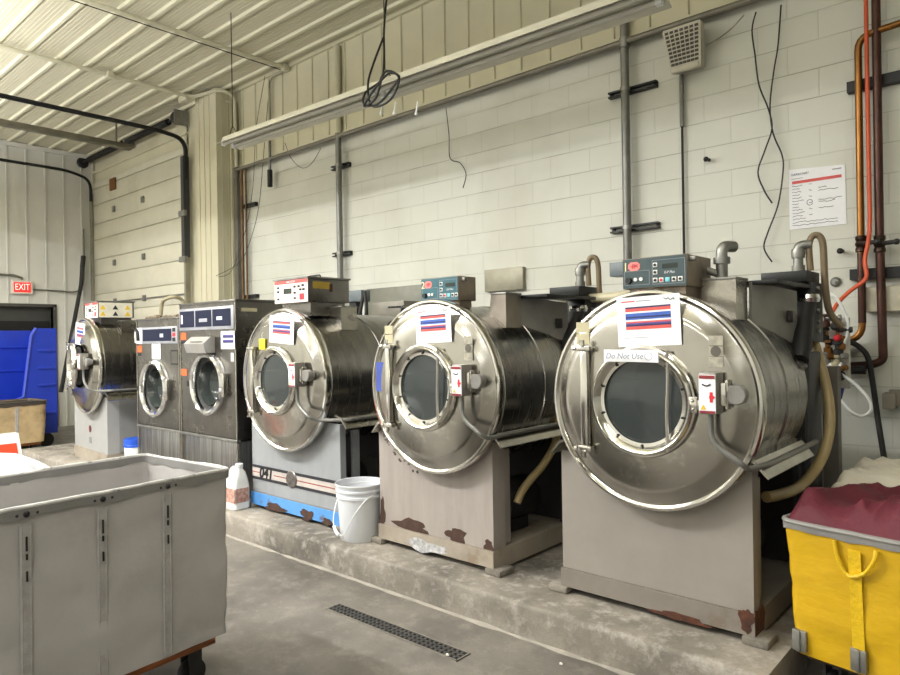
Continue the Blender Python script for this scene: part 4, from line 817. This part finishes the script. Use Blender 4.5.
for i in range(9):
    x_ = q.uniform(-4.0, -3.6); y_ = q.uniform(3.7, 3.9); z_ = q.uniform(1.5, 1.75)
    b.tube([(x_, y_, z_), (x_+q.uniform(-.1, .1), y_-.05, z_+q.uniform(-.05, .1)), (x_+q.uniform(-.12, .12), y_+.05, z_-q.uniform(.02, .15)), (-3.75, 3.8, 1.45)], q.uniform(.012, .03), 8, 4)
thing_mesh(b, 'cable_bundle', black, 'tangle of black cables behind the left edge of the second washer', 'cable')
e = thing_mesh(MB().box(-5.282, -4.981, 4.3, 4.42, 1.86, 1.97, .004), 'junction_box', M('blue_grey_box', (104, 114, 120), .45), 'blue grey junction box behind the hopper of washer 041', 'electrical box')
MB().tube([(-4.961, 4.32, 1.95), (-5.001, 4.3, 1.75), (-5.041, 4.25, 1.5)], .018, 8, 4).tube([(-4.951, 4.32, 1.95), (-4.911, 4.3, 1.75), (-4.921, 4.25, 1.5)], .016, 8, 4).build('flex_conduit', dark, e)
MB().box(-5.182, -5.082, 4.32, 4.4, PLZ, 1.86).build('box_post', dark, e)

# ------------------------------------------------------------------ hanging lamp fixture (unlit) and its cord
fx0, fx1, FYC = -6.64, -1.73, 3.873
lf = empty('lamp_fixture', (0, FYC, 3.62), 'long unlit strip lamp fixture hanging in front of the block wall', 'ceiling light')
slope = -.018
def fz(x): return slope*(x-fx0)
def fprism(b, poly, x0, x1): b.loft([[(x, u, v+fz(x)) for u, v in poly] for x in (x0, x1)]); return b
MBx = MB()
fprism(MBx, [(-.055, .012), (.055, .012), (.055, .062), (-.055, .062)], fx0, fx1); MBx.build('fixture_channel', light_metal, lf)
b = MB()
fprism(b, [(-.15, -.03), (-.055, .016), (.055, .016), (.15, -.03), (.152, -.036), (.055, .008), (-.055, .008), (-.152, -.036)], fx0, fx1); b.build('reflector', light_metal, lf)
for s in (-1, 1):
    for k_ in (0, 1):
        a = fx0+.04+k_*(fx1-fx0)/2; c = a+(fx1-fx0)/2-.08
        MB().cyl((a, s*.06, -.018+fz(a)), (c, s*.06, -.018+fz(c)), .019, 12).build('lamp_tube', tube_glass, lf)
        for x in (a, c): MB().box(x-.02, x+.02, s*.06-.02, s*.06+.02, -.04+fz(x), .02+fz(x)).build('lamp_holder', white_plastic, lf)
for x in (fx0+.12, fx0+2.5, fx1-.1):
    MB().tube([(x-.09, 0, .06+fz(x)), (x, 0, .17+fz(x)), (x+.09, 0, .06+fz(x))], .005, 6).cyl((x, 0, .17+fz(x)), (x, 0, CZ-3.62), .005, 6).build('hanger_wire', black, lf)
for px_ in (381, 394, 416):
    p = at(px_, 104, FYC-.2)-lf.location
    MB().tube([(p.x, p.y+.02, p.z+.02), (p.x+.01, p.y, p.z-.03), (p.x, p.y, p.z-.07)], .007, 6).ball((p.x, p.y, p.z-.075), .014, 8).build('pull_knob', white_plastic, lf)
pts = [at(387, -8, 3.8), at(384, 30, 3.8), at(384, 60, 3.78), at(381, 80, 3.75), at(366, 92, 3.68), at(364, 104, 3.64), at(378, 104, 3.62), at(394, 86, 3.62), at(399, 76, 3.64), at(388, 74, 3.64), at(374, 90, 3.62), at(364, 106, 3.6), at(376, 98, 3.62), at(385, 72, 3.64), at(399, 78, 3.6), at(390, 100, 3.6), at(372, 106, 3.62), at(368, 84, 3.68), at(374, 62, 3.74), at(384, 36, 3.78)]
thing_mesh(MB().tube(pts, .009, 7, 5), 'power_cord', black, 'coiled black cord hung over the lamp fixture', 'cable')
# ------------------------------------------------------------------ garage door hardware
g = empty('door_track', (0, 0, 0), 'near curved black track at the right side of the garage door', 'door track', 'garage door tracks')
MB().tube(fillet([(-9.55, 1.6, 4.53), (-9.55, 4.5, 4.53), (-9.62, 4.93, 4.5), (-9.62, 4.93, 3.9)], .3, 8), .032, 8).build('curved_rail', black, g)
MB().box(-9.69, -9.6, 4.88, 4.97, 2.75, 4.25).build('vertical_rail', charcoal, g)
MB().box(-9.67, -9.61, 4.9, 4.97, .2, 2.75).build('lower_rail', M('pale_rail', (150, 146, 130), .5, .3), g)
for z in (3.4, 2.72): MB().box(-9.74, -9.55, 4.86, 4.9, z-.04, z+.04).build('rail_bracket', galv, g)
g = empty('door_track', (0, 0, 0), 'far curved black track in the corner of the garage door', 'door track', 'garage door tracks')
MB().tube(fillet([(-13.1, 1.6, 4.58), (-13.1, 4.5, 4.58), (-13.22, 4.93, 4.5), (-13.22, 4.93, 4.1)], .3, 8), .026, 8).build('curved_rail', black, g)
MB().box(-13.26, -13.21, 4.92, 4.97, .3, 4.25).build('vertical_rail', M('pale_rail', (150, 146, 130)), g)
g = empty('torsion_spring', (-11.5, 4.86, 4.83), 'black torsion spring shaft with drums above the garage door', 'door spring')
MB().cyl((-1.95, 0, 0), (1.85, 0, 0), .02, 10).build('shaft', black, g)
b = MB()
for a, c in ((-1.6, -.1), (.05, 1.5)): b.cyl((a, 0, 0), (c, 0, 0), .05, 14)
b.build('spring_coil', M('spring_black', (34, 34, 34), .5, .4, .3, 90, .6, 120, stretch=(4, .1, .1)), g)
for x in (-1.9, 1.78): MB().lathe([(.03, -.05), (.09, -.04), (.1, 0), (.1, .03), (.08, .05)], (x, 0, 0), 'x', 24, True, True).build('cable_drum', dark, g)
MB().box(1.83, 1.86, -.08, .13, -.12, .1).build('bearing_plate', galv, g)
MB().box(-.06, .0, -.03, .13, -.08, .06).build('bearing_plate', galv, g)
MB().box(-2.0, -1.97, -.08, .13, -.12, .1).build('bearing_plate', galv, g)
thing_mesh(MB().box(-11.06, -10.94, 1.5, 4.72, 4.57, 4.65, .005).cyl((-11, 1.9, 4.64), (-11, 1.9, CZ), .015, 6).cyl((-11, 4.5, 4.64), (-11, 4.5, CZ), .015, 6), 'opener_rail', M('grey_rail', (128, 124, 110), .4, .5), 'grey opener rail running to the garage door', 'rail')
# exit sign, conduit, leaning pole
g = empty('exit_sign', (FX+.03, 3.83, 2.48), 'white exit sign with red letters above the dark door', 'sign')
MB().box(-.03, .04, -.165, .165, -.12, .12, .01).build('sign_case', M('sign_white', (226, 216, 206), .5), g)
MB().box(.04, .043, -.13, .13, -.085, .085).build('sign_face', M('sign_red_face', (230, 60, 56), .5, emit=(255, 30, 24), estr=.9), g)
text('exit_letters', 'EXIT', .155, (.0445, 0, 0), M('exit_glow', (255, 225, 215), .5, emit=(255, 190, 180), estr=1.2), g, rot=(PI/2, 0, PI/2), width=.22)
thing_mesh(MB().tube(fillet([(FX+.06, 1.5, 2.7), (FX+.06, 3.72, 2.68), (FX+.06, 3.83, 2.64), (FX+.06, 3.83, 2.61)], .06), .02, 8).tube([(FX+.06, 4.0, 2.45), (FX+.06, 4.4, 2.44), (FX+.06, 4.7, 2.44), (FX+.06, 4.82, 2.6), (FX+.06, 4.84, 3.0), (FX+.06, 4.84, 3.6)], .014, 8, 4), 'conduit', M('far_conduit', (120, 118, 110), .4, .4), 'conduit feeding the exit sign on the far wall', 'pipe', PG)
thing_mesh(MB().tube([atx(83, 256, -13.15), atx(81, 285, -13.1), atx(61, 392, -12.8)], .034, 10).tube([atx(83.5, 256, -13.15), atx(82.3, 268, -13.13)], .04, 10), 'leaning_pole', black, 'black pole leaning into the corner left of the garage door', 'pole')
# ------------------------------------------------------------------ floor drain
g = empty('floor_drain', (-2.56, 2.385, 0), 'long dark slotted drain grate in the concrete floor', 'drain', rz=math.radians(.6))
b = MB()
b.box(-.48, .48, -.05, -.043, 0, .006).box(-.48, .48, .043, .05, 0, .006).box(-.48, -.473, -.05, .05, 0, .006).box(.473, .48, -.05, .05, 0, .006); b.build('drain_frame', M('drain_frame_metal', (140, 135, 126), .6, .4), g)
b = MB().box(-.473, .473, -.043, .043, 0, .0015); b.build('drain_trough', M('drain_black', (14, 14, 14), .8), g)
b = MB()
for j in range(4): y_ = -.043+j*.0287; b.box(-.473, .473, y_-.004, y_+.004, .0015, .005)
for i in range(33):
    x_ = -.473+i*.0296; b.box(x_-.006, x_+.006, -.043, .043, .0015, .005)
b.build('drain_grate', M('grate_grey', (104, 103, 101), .5, .6), g)
for (px_, py_, lab) in ((447.5, 656, 'white grit lying on the end of the drain grate'), (561, 665, 'white grit on the floor near the plinth')):
    p = point(px_, py_, 'z', .006 if px_ < 500 else 0)
    thing_mesh(MB().ball((p.x, p.y, p.z+.006), .008, 8, (1.2, .8, .8)), 'grit', pebble, lab, 'grit')

# ------------------------------------------------------------------ bucket, jug, pail
g = empty('bucket', (-3.475, 2.965, PLZ), 'white plastic bucket with wire handle between washer 041 and its right neighbour', 'bucket')
MB().lathe([(.0005, 0), (.148, 0), (.153, .008), (.172, .3), (.174, .31), (.182, .312), (.182, .33), (.175, .333), (.178, .355), (.186, .36), (.186, .372), (.176, .374), (.19, .405), (.192, .41), (.19, .415), (.183, .412), (.168, .3), (.148, .012), (.0005, .012)], (0, 0, 0), 'z', 56).build('bucket_body', bucket_plastic, g)
MB().tube([(-.185, .0, .345), (-.19, -.08, .25), (-.13, -.16, .12), (-.04, -.185, .055), (.04, -.188, .08), (.11, -.17, .2), (.165, -.1, .31), (.186, -.03, .345)], .004, 6, 5).build('wire_handle', white_plastic, g)
MB().tube([(-.115, -.166, .1), (-.075, -.18, .07), (-.035, -.186, .052)], .013, 8, 3).build('grip', white_plastic, g)
g.scale = (.87, .87, .9)
g = empty('jug', (-4.86, 2.87, PLZ), 'white plastic jug with brownish label at the left foot of washer 041', 'jug')
def rr(w_, d_, z, r_, n_=6, cx=0, cy=0):
    P = []
    for sx, sy, a0 in ((1, 1, 0), (-1, 1, PI/2), (-1, -1, PI), (1, -1, 1.5*PI)):
        for i in range(n_+1):
            a = a0+PI/2*i/n_; P.append((cx+sx*(w_/2-r_)+r_*math.cos(a), cy+sy*(d_/2-r_)+r_*math.sin(a), z))
    return P
b = MB(); b.loft([rr(.17, .13, 0, .03), rr(.185, .14, .01, .03), rr(.185, .14, .19, .03), rr(.17, .12, .24, .03), rr(.1, .09, .29, .03, cx=.03), rr(.05, .05, .315, .02, cx=.045), rr(.05, .05, .33, .02, cx=.045)])
b.build('jug_body', white_plastic, g)
MB().lathe([(.028, .325), (.03, .33), (.03, .355), (.026, .358)], (.045, 0, 0), 'z', 16, True, True).build('cap', white_plastic, g)
MB().tube(fillet([(.03, 0, .3), (-.04, 0, .32), (-.085, 0, .28), (-.08, 0, .2)], .03), .016, 8).build('handle', white_plastic, g)
MB().box(-.06, .094, -.0725, -.069, .06, .17).build('label_print', M('jug_label', (196, 164, 150), .6, 0, .3, 40, col2=(150, 96, 80)), g)
MB().box(.0925, .095, -.06, .05, .06, .17).build('label_side', M('jug_label', (196, 164, 150)), g)
pp = at(131, 455, 3.3)
g = empty('pail', (-7.24, 3.12, PLZ), 'white pail with bright blue lid beside the farthest washer extractor', 'bucket')
MB().lathe([(.0005, 0), (.13, 0), (.145, .28), (.0005, .28)], (0, 0, 0), 'z', 32).build('pail_body', white_plastic, g)
MB().lathe([(.1, .27), (.152, .275), (.152, .3), (.148, .305), (.15, .34), (.147, .37), (.0005, .37)], (0, 0, 0), 'z', 32).build('blue_lid', M('lid_blue', (30, 84, 200), .4), g)
g.scale = (.85, .85, .85)

# ------------------------------------------------------------------ laundry carts
def cart(loc, rz, L_, W_, z0, z1, flare, body, band, rim, seams_y, seams_x, label, wr=.006, rimr=.011, bandh=.05, seam=None, cr=.07, wheel=.06, eye=True, base=ply, name='laundry_cart', grp='canvas laundry carts'):
    # local: x = width (W_), y = length (L_)
    t = empty(name, loc, label, 'laundry cart', grp, rz)
    def loop(z, inset=0., wob=True):
        k_ = (z-z0)/(z1-z0); w_ = W_-2*inset-flare*(1-k_); l_ = L_-2*inset-flare*(1-k_); P = []
        n_ = 8; per = []
        r_ = cr
        cs = [(w_/2-r_, l_/2-r_, 0), (-w_/2+r_, l_/2-r_, PI/2), (-w_/2+r_, -l_/2+r_, PI), (w_/2-r_, -l_/2+r_, 1.5*PI)]
        for i, (cx, cy, a0) in enumerate(cs):
            for j in range(n_+1): a = a0+PI/2*j/n_; per.append((cx+r_*math.cos(a), cy+r_*math.sin(a)))
            nx = cs[(i+1) % 4]; a = a0+PI/2; p0 = (cx+r_*math.cos(a), cy+r_*math.sin(a)); a2 = nx[2]; p1 = (nx[0]+r_*math.cos(a2), nx[1]+r_*math.sin(a2))
            for j in range(1, 26): per.append((p0[0]+(p1[0]-p0[0])*j/26, p0[1]+(p1[1]-p0[1])*j/26))
        for (x, y) in per:
            d = 0
            if wob and wr:
                v = Vector((x*5, y*5, z*6)); d = wr*(noise.noise(v)+.5*noise.noise(v*2.7))*min(1, (z1-z)/.08)
                # horizontal sag folds
                d += wr*.6*math.sin(z*38+3*noise.noise(Vector((x*3, y*3, 1))))*max(0, noise.noise(Vector((x*2.5, y*2.5, z*3+9))))
            n2 = math.hypot(x/(w_/2), y/(l_/2))+1e-6
            P.append((x+d*(1 if x > 0 else -1)*(abs(x) > w_/2-r_), y+d*(1 if y > 0 else -1)*(abs(y) > l_/2-r_), z))
        return P
    K = 22
    b = MB(); b.loft([loop(z0+(z1-z0)*i/K) for i in range(K+1)]+[loop(z1-(z1-z0-.03)*i/8, .012) for i in range(9)])
    b.build('canvas_body', body, t, 50)
    top = loop(z1, 0, False)
    b = MB(); lp = [Vector((p[0], p[1], p[2])) for p in top]; lp = lp+[lp[0]]
    b.tube([p+Vector((0, 0, .006*noise.noise(p*9))) for p in lp], rimr, 8); b.build('rim', rim, t)
    b = MB()
    for ins in (-.006, .014):
        lo_ = loop(z1-bandh, ins, False); lo_ = [(p[0], p[1], p[2]+.018*noise.noise(Vector((p[0]*9, p[1]*9, 2)))) for p in lo_]
        b.loft([lo_, loop(z1-.003, ins, False)], False, False)
    b.build('rim_binding', band, t)
    sm = seam or seam_thread
    for y in seams_y:
        for s in (1, -1):
            q_ = MB(); q_.loft([[(s*(W_/2-flare*.5*(1-k_/10)+.003+(.0035 if abs(d_) == 2 else 0)), y+d_*.007, z0+.01+(z1-z0-.065)*k_/10) for d_ in (-3, -2, -1, 0, 1, 2, 3)] for k_ in range(11)], closed=False); q_.loft([[(s*(W_/2-flare*.5*(1-k_/10)+.005), y+d_, z0+.01+(z1-z0-.065)*k_/10) for d_ in (-.017, .017)] for k_ in range(11)], closed=False)
            so = q_.build('seam_strip', sm, t)
            if eye:
                ey = MB()
                tb_ = M('tear_black', (24, 24, 24), .7)
                for k_, hh in ((0, .05), (1, .02), (2, .035)): MB().box(s*(W_/2+.004), s*(W_/2+.0095), y-.0025, y+.0025, z1-.1-k_*.06-hh, z1-.1-k_*.06).build('dark_tear', tb_, so)
                for dy_, rr_ in ((0, .011), (-.03, .005), (.035, .005)): MB().ball((s*(W_/2+.01), y+dy_, z1-.022), rr_, 8, (.6, 1, 1)).build('eyelet', tb_, so)
    for x in seams_x:
        for s in (1, -1):
            q_ = MB(); q_.loft([[(x+d_, s*(L_/2-flare*.5*(1-k_/10)+.012), z0+.01+(z1-z0-.065)*k_/10) for d_ in (-.022, -.004, .004, .022)] for k_ in range(11)], closed=False); q_.build('seam_strip', sm, t)
    MB().box(-W_/2+flare/2+.02, W_/2-flare/2-.02, -L_/2+flare/2+.05, L_/2-flare/2-.05, z0-.035, z0-.002, .004).build('cart_base', base, t)
    for sx in (-1, 1):
        for sy in (-1, 1):
            cx, cy = sx*(W_/2-flare/2-.1), sy*(L_/2-flare/2-.12)
            zc_ = wheel
            c_ = MB().box(cx-.035, cx-.025, cy-.03, cy+.03, wheel, z0-.036).box(cx+.025, cx+.035, cy-.03, cy+.03, wheel, z0-.036).box(cx-.045, cx+.045, cy-.045, cy+.045, z0-.045, z0-.035).build('caster', dark, t)
            MB().lathe([(.01, -.02), (wheel*.95, -.02), (wheel, -.012), (wheel, .012), (wheel*.95, .02), (.01, .02)], (cx, cy, wheel), 'x', 24, True, True).build('wheel', rubber, c_)
    return t
A = Vector((-2.725, 1.575, 0)); th = math.radians(4.6); Rz = Matrix.Rotation(th, 3, 'Z')
Cg = A-Rz @ Vector((.345, .665, 0))
gc = cart(Cg, th, 1.33, .69, .215, .935, .02, canvas, canvas_band, rim_tape, [.665-.035-.26*k_ for k_ in (1, 2, 3, 4)], [0], 'grey canvas laundry cart with worn white rim in the left foreground', cr=.025, rimr=.008, bandh=.036, wr=.009)
thy = math.radians(-11); Ry = Matrix.Rotation(thy, 3, 'Z')
LY, WYc = .62, 1.05
Cy = Vector((-.845, 2.955, 0))+Ry @ Vector((WYc/2, LY/2, 0))
yc = cart(Cy, thy, LY, WYc, .2, .735, .07, yellow_vinyl, canvas_band, M('grey_rim', (134, 132, 128), .5), [], [-WYc/2+.28], 'yellow vinyl laundry cart holding burgundy cloth at the right edge', wr=.008, bandh=.03, seam=yellow_seam, cr=.04, eye=False, base=wood_dark)
def yl(x, z, d=.0):  # point on the front of the yellow cart
    k_ = (z-.2)/.535; return (x, -LY/2+.035*(1-k_)-d, z)
for s in (0,):
    MB().tube([yl(-.315, .7, .012), yl(-.305, .64, .016), yl(-.28, .585, .016), yl(-.255, .575, .018)], .008, 8, 4).tube([yl(-.17, .695, .012), yl(-.175, .655, .024), yl(-.21, .6, .022), yl(-.255, .575, .02)], .008, 8, 4).build('strap_loop', yellow_seam, yc)
for x in (-WYc/2+.06, -WYc/2+.28):
    MB().box(x-.028, x+.028, -LY/2+.008, -LY/2+.03, .215, .3, .004).box(x-.008, x+.008, -LY/2+.0, -LY/2+.02, .215, .3, .004).build('corner_bracket', galv, yc)
# cloth heaps
def heap(name, mat, label, cat, x0, x1, y0, y1, fn, rot=0., org=None, nx=90, ny=60, th=.012):
    b = MB(); 
    top = [[Vector((x0+(x1-x0)*i/nx, y0+(y1-y0)*j/ny, 0)) for i in range(nx+1)] for j in range(ny+1)]
    for r_ in top:
        for v in r_: v.z = fn((v.x-x0)/(x1-x0), (v.y-y0)/(y1-y0))
    bot = [[v-Vector((0, 0, th)) for v in r_] for r_ in top]
    ring = lambda g_: g_[0]+[r_[-1] for r_ in g_[1:]]+g_[-1][-2::-1]+[r_[0] for r_ in g_[-2:0:-1]]
    b.loft(top, closed=False); b.loft(bot, closed=False)
    b.loft([ring(top), ring(bot)], False, False)
    o = b.build(name, mat, None, 80); tag(o, label, cat)
    if org is not None: o.location = org; o.rotation_euler.z = rot
    bmw = bmesh.new(); bmw.from_mesh(o.data); bmesh.ops.remove_doubles(bmw, verts=bmw.verts[:], dist=.0005); bmesh.ops.recalc_face_normals(bmw, faces=bmw.faces[:]); bmw.to_mesh(o.data); bmw.free()
    return o
def ridged(v): return 1-abs(noise.noise(v))*2
def burg(u, v):
    x, y = u*1.05, v*.62
    f = min(1, v/.2); g_ = min(1, (1-v)/.25)
    e = min(1, u/.07+.45)*min(1, (1-u)/.08+.3)
    d = e*math.sin(f*PI/2)*(.45+.55*math.sin(g_*PI/2))
    w_ = noise.noise(Vector((x*3, y*3, 7)))*.35
    f1 = ridged(Vector((x*2.0+y*5.2+w_, y*2.2-x*4.4+w_, 2)))
    f2 = ridged(Vector((x*7-y*3+w_*3, y*3+x*9, 5)))
    return .718+.07*d+.05*d*max(0, f1)+.016*d*f2+.016*d*noise.noise(Vector((x*4, y*5, 3)))
heap('burgundy_cloth', burgundy, 'burgundy cloth piled on top of the yellow cart', 'cloth', -WYc/2+.008, WYc/2-.01, -LY/2+.012, LY/2-.012, burg, thy, Cy, 130, 90)
wc = cart((-.43, 4.12, 0), 0, .84, .92, .2, .66, .06, canvas, canvas_band, M('grey_rim', (134, 132, 128)), [], [], 'grey canvas cart of white linen behind the yellow cart', eye=False)
def lin_h(u, v):
    e = min(1, min(u/.1, (1-u)/.1)); f = min(1, min(v/.15, (1-v)/.15))
    d = math.sin(e*PI/2)*math.sin(f*PI/2)
    x, y = u*.9, v*1.0
    wv = .4*noise.noise(Vector((x*3, y*3, 4)))
    return .645+.085*d+.05*d*max(-.2, ridged(Vector((x*1.8-y*1.5+wv, y*7+x*6+wv, 2))))+.024*d*ridged(Vector((x*5-y*4+wv*2, y*15+x*12, 5)))
heap('white_linen', linen, 'cream white linen heaped behind the yellow cart by the wall', 'linen', -.45, .45, -.405, .405, lin_h, 0, Vector((-.43, 4.12, 0)), 160, 130)
# beige cart and blue truck far left
bc = cart((-10.55, 2.75, 0), math.radians(2), .95, .6, .17, .72, .05, beige_canvas, M('dark_binding', (70, 62, 54), .6), M('dark_rim', (60, 56, 52), .5), [.1], [], 'stained beige canvas laundry cart in front of the blue truck', eye=False)
g = empty('bulk_truck', (-11.3, 2.7, 0), 'tall royal blue plastic laundry truck by the far left wall', 'laundry cart')
y1_, y0_ = .86, -1.0
poly = [(y1_, .2), (y1_, 1.72), (y1_-.26, 1.72), (y1_-.32, 1.62), (y1_-.43, .75), (y1_-.55, .7), (y0_, .7), (y0_, .2)]
MB().prism(poly, 'x', .36, .4).build('near_side', blue_poly, g)
MB().box(-.4, -.36, y0_, y1_, .2, 1.7, .006).box(-.4, .36, y1_-.04, y1_, .2, 1.72, .006).box(-.4, .36, y0_, y0_+.04, .2, .7, .006).box(-.4, .36, y0_, y1_, .2, .25).build('truck_tub', blue_poly, g)
rb = MB()
for z in (1.4, 1.15, .9, .5): rb.box(.4, .415, y1_-.25, y1_-.02, z-.02, z+.02, .006)
for z in (1.45, 1.1): rb.box(-.36, -.345, y0_, y1_-.05, z-.015, z+.015, .004)
rb.build('moulded_rib', blue_poly, g)
MB().tube([(.39, y1_-.26, 1.72), (.39, y1_-.32, 1.62), (.39, y1_-.43, .75), (.39, y1_-.55, .7), (.39, y0_, .7)], .025, 8).build('rolled_edge', blue_poly, g)
for sx in (-.28, .3):
    for sy in (y0_+.15, y1_-.12):
        c_ = MB().box(sx-.05, sx-.035, sy-.03, sy+.03, .08, .2).box(sx+.035, sx+.05, sy-.03, sy+.03, .08, .2).build('caster', dark, g)
        MB().lathe([(.02, -.03), (.09, -.025), (.1, -.01), (.1, .01), (.09, .025), (.02, .03)], (sx, sy, .1), 'x', 24, True, True).lathe([(.005, .031), (.04, .031), (.05, .02)], (sx, sy, .1), 'x', 16, True).build('wheel', rubber, c_)
# white bag and signboard behind the grey cart
b = MB(); loops = []
for i in range(25):
    t_ = i/24; z = .82*t_; r_ = (.42*math.sin(min(1, .35+t_*1.4)*PI/2))*(1 if t_ < .6 else math.sqrt(max(0.0004, 1-((t_-.6)/.4)**2)))
    loops.append([(r_*(1+.14*noise.noise(Vector((math.cos(a)*2.2, math.sin(a)*2.2, z*5)))+.06*ridged(Vector((math.cos(a)*5, math.sin(a)*5, z*9))))*math.cos(a), r_*(1+.14*noise.noise(Vector((math.cos(a)*2.2, math.sin(a)*2.2, z*5)))+.06*ridged(Vector((math.cos(a)*5, math.sin(a)*5, z*9))))*math.sin(a), z+(.05*noise.noise(Vector((math.cos(a)*r_*5, math.sin(a)*r_*5, 3))) if t_ > .3 else 0)) for a in [2*PI*k_/48 for k_ in range(48)]])
b.loft(loops); o = b.build('laundry_bag', bag_white, None, 80); o.location = (-5.05, 1.2, 0); tag(o, 'white plastic laundry bag standing behind the grey canvas cart', 'bag')
g = empty('floor_sign', (-6.3, 1.66, 0), 'white folding floor sign with orange red panel behind the white bag', 'sign')
def board(s): return [[(s*(.02+.17*(1-z/.78)), -.16+(.16*.4)*(z/.78), z), (s*(.02+.17*(1-z/.78)), .16-(.16*.4)*(z/.78), z), (s*(.035+.17*(1-z/.78)), .16-(.16*.4)*(z/.78), z), (s*(.035+.17*(1-z/.78)), -.16+(.16*.4)*(z/.78), z)] for z in (0, .78)]
for s in (1, -1): b = MB(); b.loft(board(s)); b.build('sign_board', white_plastic, g)
MB().prism([(-.11, .2), (.11, .2), (.075, .72), (-.075, .72)], 'x', 0, .003).build('orange_panel', M('orange_red_panel', (226, 74, 40), .5), g).matrix_local = Matrix.Translation((.207, 0, 0)) @ Matrix.Rotation(math.atan2(-.17, .78), 4, 'Y')
